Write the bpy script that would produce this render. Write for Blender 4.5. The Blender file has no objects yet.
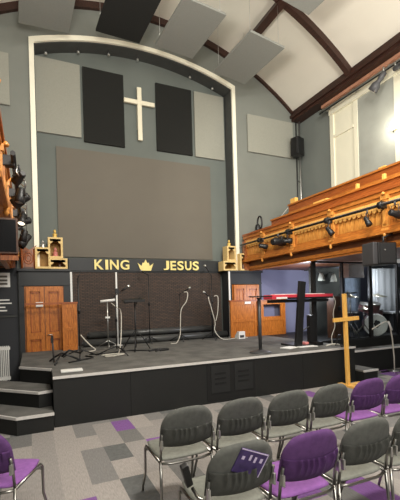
import bpy, bmesh, math, random
from mathutils import Vector, Matrix
random.seed(7)
S = bpy.context.scene
COL = S.collection
R = math.radians
PI = math.pi

# ---------------------------------------------------------------- materials
def lin(c):
    r = []
    for v in c:
        v /= 255.0
        r.append(v / 12.92 if v <= .04045 else ((v + .055) / 1.055) ** 2.4)
    return (*r, 1.0)

def mat(name, rgb, rough=.6, metal=0.0, var=.12, scale=6.0, stretch=(1, 1, 1), bump=0.0, bscale=60.0, spec=.5):
    m = bpy.data.materials.new(name); m.use_nodes = True
    nt = m.node_tree; N = nt.nodes; L = nt.links
    b = N['Principled BSDF']
    b.inputs['Roughness'].default_value = rough
    b.inputs['Metallic'].default_value = metal
    b.inputs['Specular IOR Level'].default_value = spec
    tc = N.new('ShaderNodeTexCoord'); mp = N.new('ShaderNodeMapping')
    mp.inputs['Scale'].default_value = stretch
    L.new(tc.outputs['Object'], mp.inputs['Vector'])
    nz = N.new('ShaderNodeTexNoise'); nz.inputs['Scale'].default_value = scale
    nz.inputs['Detail'].default_value = 4
    L.new(mp.outputs[0], nz.inputs['Vector'])
    rp = N.new('ShaderNodeValToRGB')
    c = lin(rgb)
    rp.color_ramp.elements[0].position = .3; rp.color_ramp.elements[1].position = .7
    rp.color_ramp.elements[0].color = (*[v * (1 - var) for v in c[:3]], 1)
    rp.color_ramp.elements[1].color = (*[min(1, v * (1 + var)) for v in c[:3]], 1)
    L.new(nz.outputs[0], rp.inputs[0]); L.new(rp.outputs[0], b.inputs['Base Color'])
    if bump:
        n2 = N.new('ShaderNodeTexNoise'); n2.inputs['Scale'].default_value = bscale
        L.new(mp.outputs[0], n2.inputs['Vector'])
        bp = N.new('ShaderNodeBump'); bp.inputs['Strength'].default_value = bump
        bp.inputs['Distance'].default_value = .01
        L.new(n2.outputs[0], bp.inputs['Height']); L.new(bp.outputs[0], b.inputs['Normal'])
    return m

def wood(name, dark, light, stretch=(1, 1, 1), scale=9.0, rough=.45, plank=None):
    m = bpy.data.materials.new(name); m.use_nodes = True
    nt = m.node_tree; N = nt.nodes; L = nt.links
    b = N['Principled BSDF']; b.inputs['Roughness'].default_value = rough
    tc = N.new('ShaderNodeTexCoord'); mp = N.new('ShaderNodeMapping')
    mp.inputs['Scale'].default_value = stretch
    L.new(tc.outputs['Object'], mp.inputs['Vector'])
    nz = N.new('ShaderNodeTexNoise'); nz.inputs['Scale'].default_value = scale
    nz.inputs['Detail'].default_value = 6; nz.inputs['Distortion'].default_value = .6
    L.new(mp.outputs[0], nz.inputs['Vector'])
    rp = N.new('ShaderNodeValToRGB')
    rp.color_ramp.elements[0].position = .3; rp.color_ramp.elements[1].position = .68
    rp.color_ramp.elements[0].color = lin(dark); rp.color_ramp.elements[1].color = lin(light)
    L.new(nz.outputs[0], rp.inputs[0]); L.new(rp.outputs[0], b.inputs['Base Color'])
    bp = N.new('ShaderNodeBump'); bp.inputs['Strength'].default_value = .15; bp.inputs['Distance'].default_value = .004
    L.new(nz.outputs[0], bp.inputs['Height']); L.new(bp.outputs[0], b.inputs['Normal'])
    return m

def brickmat(name, c1, c2, mortar, bw, bh, ms, rough=.8):
    m = bpy.data.materials.new(name); m.use_nodes = True
    nt = m.node_tree; N = nt.nodes; L = nt.links
    b = N['Principled BSDF']; b.inputs['Roughness'].default_value = rough
    tc = N.new('ShaderNodeTexCoord'); mp = N.new('ShaderNodeMapping')
    mp.inputs['Rotation'].default_value = (R(90), 0, 0)
    L.new(tc.outputs['Object'], mp.inputs['Vector'])
    br = N.new('ShaderNodeTexBrick')
    br.inputs['Color1'].default_value = lin(c1); br.inputs['Color2'].default_value = lin(c2)
    br.inputs['Mortar'].default_value = lin(mortar)
    br.inputs['Scale'].default_value = 1; br.inputs['Mortar Size'].default_value = ms
    br.inputs['Brick Width'].default_value = bw; br.inputs['Row Height'].default_value = bh
    L.new(mp.outputs[0], br.inputs['Vector']); L.new(br.outputs[0], b.inputs['Base Color'])
    bp = N.new('ShaderNodeBump'); bp.inputs['Strength'].default_value = .5; bp.inputs['Distance'].default_value = .01
    bp.invert = True
    L.new(br.outputs['Fac'], bp.inputs['Height']); L.new(bp.outputs[0], b.inputs['Normal'])
    return m

def emit(name, rgb, strength):
    m = bpy.data.materials.new(name); m.use_nodes = True
    b = m.node_tree.nodes['Principled BSDF']
    b.inputs['Base Color'].default_value = lin(rgb)
    b.inputs['Emission Color'].default_value = lin(rgb); b.inputs['Emission Strength'].default_value = strength
    return m

def glassmat(name, tint=(.9, .93, .93), alpha=.12):
    m = bpy.data.materials.new(name); m.use_nodes = True
    nt = m.node_tree; N = nt.nodes; L = nt.links
    for n in list(N): N.remove(n)
    out = N.new('ShaderNodeOutputMaterial'); mx = N.new('ShaderNodeMixShader')
    tr = N.new('ShaderNodeBsdfTransparent'); tr.inputs[0].default_value = (*tint, 1)
    gl = N.new('ShaderNodeBsdfGlossy'); gl.inputs['Roughness'].default_value = .06
    fr = N.new('ShaderNodeLayerWeight'); fr.inputs['Blend'].default_value = .12
    ml = N.new('ShaderNodeMath'); ml.operation = 'MULTIPLY_ADD'; ml.inputs[1].default_value = .25; ml.inputs[2].default_value = .03
    L.new(fr.outputs['Facing'], ml.inputs[0]); L.new(ml.outputs[0], mx.inputs[0]); L.new(tr.outputs[0], mx.inputs[1]); L.new(gl.outputs[0], mx.inputs[2])
    L.new(mx.outputs[0], out.inputs[0])
    return m

M = {}
M['wall'] = mat('painted_grey_plaster', (120, 123, 116), .85, var=.05, scale=1.5, bump=.08)
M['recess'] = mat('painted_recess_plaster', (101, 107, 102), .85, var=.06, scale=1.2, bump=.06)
M['wall_right'] = mat('painted_blue_grey_plaster', (112, 117, 112), .8, var=.06, scale=1.2)
M['lavender'] = mat('lavender_grey_paint', (122, 124, 150), .8, var=.05, scale=1.5)
M['darkwall'] = mat('charcoal_painted_wall', (44, 46, 50), .7, var=.06, scale=3)
M['charcoal'] = mat('charcoal_paint', (37, 40, 42), .55, var=.08, scale=4)
M['soffit'] = mat('black_reveal_paint', (66, 68, 66), .8, var=.1)
M['ceiling'] = mat('cream_ceiling_plaster', (222, 217, 203), .9, var=.03, scale=1.0, bump=.04)
M['darkwood'] = wood('dark_stained_timber', (38, 22, 16), (66, 38, 28), (4, .6, 4), rough=.5)
M['pinkwood'] = wood('salmon_painted_timber', (168, 116, 92), (196, 146, 118), (3, .5, 3))
M['oakY'] = wood('varnished_pine_along', (146, 80, 26), (200, 126, 52), (8, .8, 8), rough=.38)
M['oakL'] = wood('light_carved_pine', (206, 146, 70), (238, 186, 104), (8, 8, 2), rough=.4)
M['oakZ'] = wood('varnished_pine_upright', (176, 108, 40), (230, 164, 80), (8, 8, .8), rough=.38)
M['oakshade'] = wood('shade_darkened_pine', (74, 40, 20), (108, 62, 32), (8, .7, 8), rough=.5)  # balcony pine darkened in colour to imitate shade
M['redoak'] = wood('varnished_reddish_pine', (128, 62, 22), (172, 94, 36), (8, .7, 8), rough=.4)
M['doorwood'] = wood('varnished_door_pine', (140, 74, 22), (206, 126, 48), (9, 9, .9), rough=.4)
M['carvewood'] = wood('carved_brown_wood', (92, 46, 20), (164, 96, 46), (5, 5, 1.5), rough=.4)
M['crate'] = wood('pale_crate_wood', (200, 168, 104), (232, 206, 146), (4, 4, 10), rough=.7)
M['crateback'] = wood('crate_back_board', (130, 98, 52), (164, 128, 76), (9, 9, 1.5), rough=.8)
M['cream'] = mat('cream_gloss_paint', (222, 218, 196), .5, var=.03, scale=2)
M['led'] = mat('white_painted_arch_strip', (240, 236, 216), .45, var=.02)
M['panelgrey'] = mat('grey_acoustic_fabric', (146, 146, 135), .95, var=.04, scale=40, bump=.1, bscale=300)
M['panelblack'] = mat('black_acoustic_fabric', (23, 24, 21), .95, var=.1, scale=40, bump=.1, bscale=300)
M['bafflegrey'] = mat('grey_baffle_fabric', (132, 134, 128), .95, var=.04, scale=40, bump=.1, bscale=300)
M['screen'] = mat('brown_grey_screen_cloth', (102, 97, 87), .8, var=.03, scale=2)
M['screenframe'] = mat('screen_edge', (96, 92, 84), .7)
M['gold'] = mat('pale_gold_letter', (240, 222, 140), .4, metal=.0, var=.04)
M['lattice'] = brickmat('woven_brown_panel', (72, 60, 53), (90, 71, 59), (45, 41, 39), .11, .035, .008)
M['roll'] = mat('black_vinyl_roll', (72, 73, 72), .32, var=.1)
M['deck'] = mat('grey_stage_carpet', (95, 94, 90), .95, var=.3, scale=3.2, bump=.3, bscale=200)
M['stageblack'] = mat('black_stage_facing', (19, 20, 19), .6, var=.15, scale=3)
M['ventblack'] = mat('matt_black_recess_shade', (14, 14, 14), .9)
M['vent'] = mat('dark_vent_board', (24, 25, 25), .8)
M['nosing'] = mat('pale_step_nosing', (206, 203, 199), .5, var=.06, scale=20)
M['chrome'] = mat('polished_chrome', (150, 148, 143), .28, 1.0, var=.03)
M['steel'] = mat('satin_steel', (190, 190, 186), .35, .9, var=.05)
M['black'] = mat('black_powder_coat', (24, 24, 25), .45, var=.1)
M['blackplastic'] = mat('black_plastic', (20, 20, 21), .4, var=.08)
M['darkgrey'] = mat('dark_grey_metal', (62, 62, 64), .5, var=.1)
M['grille'] = mat('speaker_grille', (30, 30, 31), .8, var=.2, scale=200)
M['white'] = mat('white_paint', (232, 232, 228), .5, var=.02)
M['paper'] = mat('white_paper', (235, 234, 230), .8, var=.02)
M['whitecable'] = mat('pale_cable', (204, 200, 188), .5)
M['red'] = mat('red_keyboard_shell', (200, 60, 74), .35, var=.05)
M['keys'] = mat('keyboard_keys_white', (226, 224, 220), .4)
M['pink'] = mat('pink_card', (214, 130, 126), .7)
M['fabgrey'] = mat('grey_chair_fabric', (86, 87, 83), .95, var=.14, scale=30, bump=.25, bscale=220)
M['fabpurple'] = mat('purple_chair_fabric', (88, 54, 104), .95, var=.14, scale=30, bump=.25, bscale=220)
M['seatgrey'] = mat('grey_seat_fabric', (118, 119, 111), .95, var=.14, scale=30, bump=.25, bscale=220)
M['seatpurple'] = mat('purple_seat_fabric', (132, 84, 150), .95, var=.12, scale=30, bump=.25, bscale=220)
M['pocketgrey'] = mat('grey_pocket_cloth', (66, 67, 63), .95, var=.14, scale=30, bump=.2, bscale=220)
M['pocketpurple'] = mat('purple_pocket_cloth', (72, 40, 88), .95, var=.14, scale=30, bump=.2, bscale=220)
M['crosswood'] = wood('pale_yellow_pine', (226, 164, 72), (246, 196, 106), (6, 6, .8), rough=.5)
M['whitewood'] = mat('cream_painted_wood', (226, 220, 196), .5, var=.03)
M['banner'] = mat('pale_grey_cloth', (176, 178, 182), .9, var=.06, scale=3)
M['bluecloth'] = mat('grey_blue_cloth', (126, 138, 156), .9, var=.2, scale=5)
M['darkcloth'] = mat('dark_olive_cloth', (42, 44, 40), .95, var=.2, scale=4)
M['brown'] = wood('brown_box_wood', (58, 36, 24), (92, 60, 40), (3, 3, 3))
M['drumhead'] = mat('white_drum_head', (232, 224, 222), .5, var=.03)
M['drumshell'] = mat('grey_burgundy_drum_shell', (110, 78, 78), .3, var=.1)
M['brass'] = mat('brass_cymbal', (202, 198, 182), .28, 1.0, var=.08)
M['tvscreen'] = mat('black_screen_glass', (8, 8, 9), .15, var=.0)
M['booklet'] = mat('navy_violet_print', (60, 44, 92), .5, var=.35, scale=18)
M['lilac'] = mat('pale_lilac_print', (200, 186, 216), .5)
M['glass'] = glassmat('clear_acrylic_sheet')
M['winglass'] = mat('frosted_window_glass', (150, 152, 144), .25, var=.1, scale=2)
M['lamp'] = emit('lamp_lens', (255, 238, 196), 14)
M['lampdim'] = emit('small_lens', (255, 240, 214), 2.0)
M['figure'] = mat('gold_ornament', (214, 180, 96), .45, .3, var=.15)
M['pinkfig'] = mat('pink_ornament', (196, 120, 110), .6, var=.2)

# ---------------------------------------------------------------- mesh builder
class MB:
    def __init__(s): s.bm = bmesh.new()
    def box(s, c, d, rot=None, bev=0.0):
        g = bmesh.ops.create_cube(s.bm, size=1.0)['verts']
        T = Matrix.Translation(c) @ (rot.to_4x4() if rot else Matrix()) @ Matrix.Diagonal((*d, 1))
        bmesh.ops.transform(s.bm, matrix=T, verts=g)
        if bev:
            es = list({e for v in g for e in v.link_edges})
            bmesh.ops.bevel(s.bm, geom=es, offset=bev, segments=2, affect='EDGES', profile=.6)
        return s
    def span(s, x0, x1, y0, y1, z0, z1, bev=0.0):
        return s.box(((x0 + x1) / 2, (y0 + y1) / 2, (z0 + z1) / 2), (abs(x1 - x0), abs(y1 - y0), abs(z1 - z0)), bev=bev)
    def tube(s, pts, r, n=8, closed=False):
        pts = [Vector(p) for p in pts]; m = len(pts); rings = []
        rs = r if isinstance(r, (list, tuple)) else [r] * m
        prev = None
        for i, p in enumerate(pts):
            if closed: t = (pts[(i + 1) % m] - pts[i - 1]).normalized()
            elif i == 0: t = (pts[1] - p).normalized()
            elif i == m - 1: t = (p - pts[-2]).normalized()
            else: t = ((pts[i + 1] - p).normalized() + (p - pts[i - 1]).normalized()).normalized()
            if prev is None:
                a = Vector((0, 0, 1)) if abs(t.z) < .9 else Vector((1, 0, 0))
                u = t.cross(a).normalized()
            else:
                u = (prev - t * prev.dot(t)).normalized()
            prev = u; v = t.cross(u)
            rings.append([s.bm.verts.new(p + (u * math.cos(2 * PI * k / n) + v * math.sin(2 * PI * k / n)) * rs[i]) for k in range(n)])
        for i in range(m if closed else m - 1):
            a, b = rings[i], rings[(i + 1) % m]
            for k in range(n):
                f = s.bm.faces.new((a[k], a[(k + 1) % n], b[(k + 1) % n], b[k])); f.smooth = True
        if not closed:
            s.bm.faces.new(rings[0][::-1]); s.bm.faces.new(rings[-1])
        return s
    def lathe(s, prof, T=None, n=20):
        T = T or Matrix(); rings = []
        for r, z in prof:
            rings.append([s.bm.verts.new(T @ Vector((max(r, 1e-4) * math.cos(2 * PI * k / n), max(r, 1e-4) * math.sin(2 * PI * k / n), z))) for k in range(n)])
        for a, b in zip(rings, rings[1:]):
            for k in range(n):
                f = s.bm.faces.new((a[k], a[(k + 1) % n], b[(k + 1) % n], b[k])); f.smooth = True
        s.bm.faces.new(rings[0][::-1]); s.bm.faces.new(rings[-1])
        return s
    def prism(s, poly, fn, h0, h1):
        """poly: 2D outline; fn(u, v, h) -> 3D point"""
        a = [s.bm.verts.new(fn(u, v, h0)) for u, v in poly]
        b = [s.bm.verts.new(fn(u, v, h1)) for u, v in poly]
        n = len(poly)
        s.bm.faces.new(a[::-1]); s.bm.faces.new(b)
        for i in range(n):
            s.bm.faces.new((a[i], a[(i + 1) % n], b[(i + 1) % n], b[i]))
        return s
    def grid(s, fn, nu, nv, thick=None):
        """fn(u, v) -> (point, normal); closed slab when thick is set"""
        top = [[None] * (nv + 1) for _ in range(nu + 1)]; bot = [[None] * (nv + 1) for _ in range(nu + 1)]
        for i in range(nu + 1):
            for j in range(nv + 1):
                p, q = fn(i / nu, j / nv)
                top[i][j] = s.bm.verts.new(p); bot[i][j] = s.bm.verts.new(q)
        for i in range(nu):
            for j in range(nv):
                for g, fl in ((top, 0), (bot, 1)):
                    q = [g[i][j], g[i + 1][j], g[i + 1][j + 1], g[i][j + 1]]
                    f = s.bm.faces.new(q[::-1] if fl else q); f.smooth = True
        for i in range(nu):
            for j in (0, nv):
                s.bm.faces.new((top[i][j], top[i + 1][j], bot[i + 1][j], bot[i][j]))
        for j in range(nv):
            for i in (0, nu):
                s.bm.faces.new((top[i][j], top[i][j + 1], bot[i][j + 1], bot[i][j]))
        return s
    def build(s, name, m, parent=None, loc=None):
        bmesh.ops.recalc_face_normals(s.bm, faces=s.bm.faces)
        me = bpy.data.meshes.new(name)
        if loc is not None and parent is None:
            bmesh.ops.translate(s.bm, vec=-Vector(loc), verts=s.bm.verts)
        s.bm.to_mesh(me); s.bm.free()
        o = bpy.data.objects.new(name, me); COL.objects.link(o)
        if loc is not None and parent is None: o.location = loc
        me.materials.append(M[m] if isinstance(m, str) else m)
        if parent: o.parent = parent
        return o

def tag(o, label=None, cat=None, group=None, kind=None):
    if label: o['label'] = label
    if cat: o['category'] = cat
    if group: o['group'] = group
    if kind: o['kind'] = kind
    return o
def thing(name, label, cat, loc=(0, 0, 0), rz=0, group=None):
    o = bpy.data.objects.new(name, None); COL.objects.link(o)
    o.location = loc; o.rotation_euler = (0, 0, rz); o.empty_display_size = .1
    return tag(o, label, cat, group)
def struct(o): o['kind'] = 'structure'; return o
def dup(root, loc=None, rz=None, label=None, group=None):
    r = root.copy(); COL.objects.link(r)
    if loc is not None: r.location = loc
    if rz is not None: r.rotation_euler = (0, 0, rz)
    if label: r['label'] = label
    if group: r['group'] = group
    for ch in list(root.children):
        c = ch.copy(); COL.objects.link(c); c.parent = r
        for g in list(ch.children):
            d = g.copy(); COL.objects.link(d); d.parent = c
    return r
def rotz(a): return Matrix.Rotation(a, 3, 'Z')
XZ = lambda u, v, h: Vector((u, h, v))
XY = lambda u, v, h: Vector((u, v, h))
YZ = lambda u, v, h: Vector((h, u, v))

# ---------------------------------------------------------------- dimensions of the hall
H = 1.65
YW = 8.8            # face of the wall around the arch
YR = 9.2            # back of the arched recess
CX = 2.65           # centre line of the hall
XR = 7.35; XL = -2.05
ZS = .68            # stage height
YS = 5.42           # stage front
RV = 6.9; ZC = 8.65 - RV   # vault radius and centre height
def vault(x): return ZC + math.sqrt(RV * RV - (x - CX) ** 2)

# ---------------------------------------------------------------- floor of carpet planks
def build_floor():
    bm = bmesh.new(); me = bpy.data.meshes.new('floor')
    cols = [(144, 139, 135), (122, 120, 118), (94, 95, 94), (154, 148, 143), (110, 109, 107), (122, 82, 142)]
    stripes = []
    for i, c in enumerate(cols):
        m = mat('carpet_plank_%s' % ('grey', 'mid_grey', 'dark_grey', 'beige', 'stone', 'purple')[i], c, .97, var=.16, scale=22, stretch=(5, .7, 1) if i != 2 else (1, 1, 1), bump=.3, bscale=120)
        me.materials.append(m)
    rnd = random.Random(11)
    purple = [(1.10, 5.10), (.37, 3.2), (1.33, 4.4), (2.66, 2.34), (2.60, 2.7), (3.6, 4.3), (2.5, 1.2), (3.4, 2.0), (7.2, 5.6), (6.9, 5.6), (4.4, 4.9), (6.4, 4.6), (2.1, 2.5)]
    w, l = .25, .44
    x0 = -2.28
    for i in range(52):
        xa = x0 + i * w
        off = rnd.choice((0, .22)); k0 = 0
        y = -3.5 - off
        while y < 9.2:
            ya, yb = max(y, -3.5), min(y + l, 9.2)
            k = k0 = rnd.choice((0, 0, 0, 1, 1, 2, 3, 3, 4, k0, k0, k0, k0))
            for px, py in purple:
                if xa <= px < xa + w and ya <= py < yb: k = 5
            if yb > ya:
                vs = [bm.verts.new(v) for v in ((xa, ya, 0), (xa + w, ya, 0), (xa + w, yb, 0), (xa, yb, 0))]
                f = bm.faces.new(vs); f.material_index = k
            y += l
    bmesh.ops.remove_doubles(bm, verts=bm.verts, dist=1e-5)
    bm.to_mesh(me); bm.free()
    o = bpy.data.objects.new('floor', me); COL.objects.link(o); struct(o)
build_floor()

# ---------------------------------------------------------------- shell
def arch_pts(xa, xb, zs, za, n=24):
    c = (xa + xb) / 2; a = (xb - xa) / 2; h = za - zs
    r = (a * a + h * h) / (2 * h)
    t0 = math.asin(a / r)
    return [(c + r * math.sin(-t0 + 2 * t0 * k / n), za - r + r * math.cos(-t0 + 2 * t0 * k / n)) for k in range(n + 1)]
AX0, AX1, AZS, AZA = .20, 5.06, 7.32, 7.76
hole = arch_pts(AX0, AX1, AZS, AZA)
b = MB()
outer = [(XL, 0), (AX0, 0)] + hole + [(AX1, 0), (XR + 2.7, 0), (XR + 2.7, 8.9), (XL, 8.9)]
b.prism(outer, XZ, YW, YR)
struct(b.build('wall_back', 'wall'))
b = MB(); b.span(AX0 - .1, AX1 + .1, YR, YR + .1, 0, 8.3); struct(b.build('wall_recess', 'recess'))
# dark lining of the arch
b = MB()
inn = arch_pts(AX0 + .012, AX1 - .012, AZS - .012, AZA - .012)
lin_o = [(AX0, 2.4)] + hole + [(AX1, 2.4)]
lin_i = [(AX0 + .012, 2.4)] + inn + [(AX1 - .012, 2.4)]
b.prism(lin_o + lin_i[::-1], XZ, YW + .01, YR - .005)
struct(b.build('trim_1', 'soffit'))
# white strip round the arch
b = MB()
so = [(AX0 - .1, 2.43)] + arch_pts(AX0 - .1, AX1 + .1, AZS + .09, AZA + .1) + [(AX1 + .1, 2.43)]
si = [(AX0, 2.43)] + hole + [(AX1, 2.43)]
b.prism(so + si[::-1], XZ, YW - .05, YW - .001)
struct(b.build('trim_2', 'led'))
# side walls
b = MB(); b.span(XL - .15, XL, -3.5, YR, 0, 8.0); struct(b.build('wall_left', 'wall_right'))
b = MB(); b.span(XR, XR + .15, -3.5, YW, 2.45, 7.4); struct(b.build('wall_right', 'wall_right'))
b = MB(); b.span(9.9, 10.05, -3.5, YW, 0, 2.6); struct(b.build('wall_aisle', 'darkwall'))
b = MB(); b.span(5.78, 9.9, YW - .02, YW - .001, 0, 2.6); struct(b.build('wall_under_balcony', 'lavender'))
# vaulted ceiling
b = MB()
xs = [CX - 4.72 + 9.44 * k / 40 for k in range(41)]
b.prism([(x, vault(x)) for x in xs] + [(x, vault(x) + .12) for x in xs[::-1]], XZ, -3.5, YR)
o = b.build('ceiling', 'ceiling'); struct(o)
def rib(x0, x1, y0, y1, d, name):
    n = max(4, int((x1 - x0) * 5))
    xs = [x0 + (x1 - x0) * k / n for k in range(n + 1)]
    def inner(x):
        a = math.asin((x - CX) / RV); r = RV - d
        return (CX + r * math.sin(a), ZC + r * math.cos(a))
    b = MB()
    b.prism([(x, vault(x) + .01) for x in xs] + [inner(x) for x in xs[::-1]], XZ, y0, y1)
    return struct(b.build(name, 'darkwood'))
t = 3
for y in (6.6, 4.4, 2.2, 0):
    rib(CX - 4.55, CX + 4.55, y - .065, y + .065, .15, 'trim_%d' % t); t += 1
rib(CX - 3.5, CX + 2.6, YW - .09, YW - .002, .15, 'trim_%d' % t); t += 1
rib(CX + 2.6, CX + 4.6, YW - .08, YW - .002, .06, 'trim_%d' % t); t += 1
# longitudinal purlins
for dx in (-2.52, 2.52):
    a = math.asin(dx / RV)
    b = MB(); rr = RV - .08
    b.box((CX + rr * math.sin(a), 2.65, ZC + rr * math.cos(a)), (.17, YW * 2 - 5.35, .2), Matrix.Rotation(a, 3, 'Y'))
    struct(b.build('trim_%d' % t, 'darkwood')); t += 1
# wall plate beams
for sx, xw in ((1, XR), (-1, XL)):
    b = MB()
    b.span(xw - sx * .3, xw + sx * .02, -3.5, YW - .002, 6.78, 7.2)
    b.span(xw - sx * .36, xw + sx * .02, -3.5, YW - .002, 6.86, 6.94)
    struct(b.build('trim_%d' % t, 'darkwood')); t += 1
b = MB(); b.span(XR - .14, XR - .001, -3.5, 7.75, 6.70, 6.775); struct(b.build('trim_%d' % t, 'pinkwood')); t += 1

# ---------------------------------------------------------------- door enclosures (dark boxed fronts with pine doors)
def leaf(b, x0, x1, z0, z1, y):
    b.span(x0, x1, y - .02, y + .02, z0, z1)
    w = .075
    for xa, xb in ((x0, x0 + w), (x1 - w, x1)): b.span(xa, xb, y - .045, y - .02, z0, z1)
    for za, zb in ((z1 - .1, z1), (z0 + .92, z0 + 1.06), (z0, z0 + .2)): b.span(x0 + w, x1 - w, y - .045, y - .02, za, zb)
    b.span((x0 + x1) / 2 - .02, (x0 + x1) / 2 + .02, y - .03, y - .02, z0 + .2, z1 - .1)
def door_case(n, xa, xb, da, db, trimn, single=False):
    b = MB()
    y0 = YW - .12
    b.span(xa, da, y0, YW + .25, 0, 2.42)
    b.span(db, xb, y0, YW + .25, 0, 2.42)
    b.span(da, db, y0, YW + .25, 2.07, 2.42)
    b.span(xa - .02, xb + .02, y0 - .05, YW + .27, 2.38, 2.43)
    b.span(xa, xb, y0 - .02, y0, 2.07, 2.11)
    b.span(da, db, YW + .1, YW + .25, 0, 2.07)
    struct(b.build('trim_%d' % trimn, 'charcoal'))
    b = MB(); mid = (da + db) / 2
    b.span(da, db, YW - .1, YW - .06, 0.0, 2.06)
    d = struct(b.build('door_%d' % n, 'doorwood'))
    for xx0, xx1 in ((da + .03, mid - .006), (mid + .006, db - .03)):
        l = MB(); leaf(l, xx0, xx1, 0.02, 2.05, YW - .125); l.build('door_leaf', 'doorwood', d)
    for xx0, xx1 in ((da + .03, mid - .006), (mid + .006, db - .03)):
        for za, zb in ((.24, .92), (1.08, 1.93)):
            b = MB(); xa_, xb_ = xx0 + .08, xx1 - .08
            for u0, u1, v0, v1 in ((xa_, xa_ + .02, za, zb), (xb_ - .02, xb_, za, zb), (xa_, xb_, za, za + .02), (xa_, xb_, zb - .02, zb)): b.span(u0, u1, YW - .165, YW - .14, v0, v1)
            b.build('panel_moulding', 'redoak', d)
    b = MB(); b.span(mid - .012, mid + .012, YW - .168, YW - .14, 1.02, 2.05); b.build('leaf_gap_shade', 'darkwood', d)  # dark strip painted in for the shaded gap between the leaves
    h = MB(); h.tube([(mid + .05, YW - .16, 1.02), (mid + .05, YW - .2, 1.02), (mid + .14, YW - .2, 1.02)], .01); h.build('door_handle', 'steel', d)
    return d
door_case(1, -.22, .80, -.12, .66, t); t += 1
door_case(2, 4.77, 5.78, 4.86, 5.70, t); t += 1
# charcoal lining of the wall left of the door
b = MB(); b.span(XL, -.24, YW - .03, YW - .001, 0, 2.62); struct(b.build('wall_left_lining', 'darkwall'))
b = MB(); b.span(XL, -.26, YW - .05, YW - .03, 1.42, 1.46); struct(b.build('trim_%d' % t, 'soffit')); t += 1

# ---------------------------------------------------------------- recess wall: screen, panels, cross, sign, lattice
tag(MB().span(.62, 4.55, YR - .035, YR - .004, 2.76, 5.3).build('projection_screen', 'screen', loc=(2.6, YR, 2.76)), 'large brown-grey blank projection screen filling the arched wall', 'screen')
def wall_panel(x0, x1, z0, z1, y, m, label, group='acoustic panels on the walls'):
    o = MB().span(x0, x1, y - .06, y - .003, z0, z1, bev=.008).build('acoustic_panel', m, loc=((x0 + x1) / 2, y, z0))
    return tag(o, label, 'acoustic panel')
wall_panel(.22, 1.19, 5.57, 7.28, YR, 'panelgrey', 'grey upright fabric panel inside the arch beside its left edge')
wall_panel(1.25, 2.22, 5.49, 7.27, YR, 'panelblack', 'black upright fabric panel left of the wall cross')
wall_panel(3.05, 4.04, 5.53, 7.27, YR, 'panelblack', 'black upright fabric panel right of the wall cross')
wall_panel(4.12, 5.00, 5.52, 7.27, YR, 'panelgrey', 'grey upright fabric panel inside the arch at its right edge')
wall_panel(5.52, 7.05, 5.70, 6.73, YW, 'panelgrey', 'wide pale grey fabric panel between the arch and the corner loudspeaker')
wall_panel(-1.80, -.29, 5.86, 6.95, YW, 'panelgrey', 'pale grey fabric panel left of the arch at the edge of the picture')

c = thing('wall_cross', 'cream wooden cross mounted high on the wall between two black panels', 'cross', (2.60, YR, 5.70))
b = MB().span(-.055, .055, -.12, -.06, 0, 1.32, bev=.006); b.build('upright', 'whitewood', c)
b = MB().span(-.39, .39, -.13, -.07, .89, .99, bev=.006); b.build('crossbar', 'whitewood', c)
b = MB().span(-.05, .05, -.06, -.003, .3, .9); b.build('wall_spacer', 'whitewood', c)

# small lamps in the arch soffit
for k, (lx, lb) in enumerate(((.45, 'at the left end'), (1.15, 'second from the left'), (1.85, 'third from the left'), (2.55, 'at the middle'), (3.95, 'second from the right'), (4.6, 'at the right end'))):
    cc = (AX0 + AX1) / 2; a_ = (AX1 - AX0) / 2; hh = AZA - AZS; rr = (a_ * a_ + hh * hh) / (2 * hh)
    z = AZA - rr + math.sqrt(rr * rr - (lx - cc) ** 2) - .012
    o = thing('arch_downlight', 'tiny silver lamp hanging under the arch, ' + lb, 'lamp', (lx, YW + .2, z - .13))
    MB().tube([(0, 0, .05), (0, 0, .13)], .008, 6).build('stem', 'darkgrey', o)
    MB().lathe([(.012, .06), (.03, .045), (.034, 0)], n=12).build('lamp_shade', 'steel', o)

# KING crown JESUS board
YB = YR - .14
sg = thing('signboard', 'dark board with pale gold letters KING, a crown and JESUS under the screen', 'sign', (2.9, YB, 2.43))
MB().span(.815 - 2.9, 4.70 - 2.9, 0, .13, 0, .29).build('board', 'charcoal', sg)
def letter(ch, x, wdt, hgt, z):
    cu = bpy.data.curves.new('letter', 'FONT'); cu.body = ch; cu.size = 1; cu.extrude = .02; cu.offset = .022
    ob = bpy.data.objects.new('tmp_letter', cu); COL.objects.link(ob)
    dg = bpy.context.evaluated_depsgraph_get(); dg.update()
    me = bpy.data.meshes.new_from_object(ob.evaluated_get(dg))
    bpy.data.objects.remove(ob)
    xs = [v.co.x for v in me.vertices]; ys = [v.co.y for v in me.vertices]
    x0, x1, y0, y1 = min(xs), max(xs), min(ys), max(ys)
    for v in me.vertices:
        vx = (v.co.x - x0) / (x1 - x0) * wdt; vz = (v.co.y - y0) / (y1 - y0) * hgt
        v.co = Vector((x + vx, -.012 + v.co.z * .5 - .012, z + vz))
    me.materials.clear(); me.materials.append(M['gold'])
    o = bpy.data.objects.new('letter', me); COL.objects.link(o); o.parent = sg
    o['label'] = 'pale gold letter ' + ch
def word(txt, xa, xb, hgt, z):
    rel = {'I': .32, 'J': .78, 'E': .8, 'S': .9, 'U': .95, 'N': 1.0, 'G': 1.05, 'K': 1.02}
    gap = .2; tot = sum(rel[c] for c in txt) + gap * (len(txt) - 1); k = (xb - xa) / tot; x = xa
    for c in txt:
        letter(c, x, rel[c] * k, hgt, z); x += (rel[c] + gap) * k
word('KING', 1.385 - 2.9, 2.215 - 2.9, .235, .03)
word('JESUS', 3.09 - 2.9, 4.07 - 2.9, .235, .03)
cr = [(-.13, 0), (.13, 0), (.135, .035), (.20, .19), (.10, .125), (.062, .205), (.0, .29), (-.062, .205), (-.10, .125), (-.20, .19), (-.135, .035)]
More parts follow.
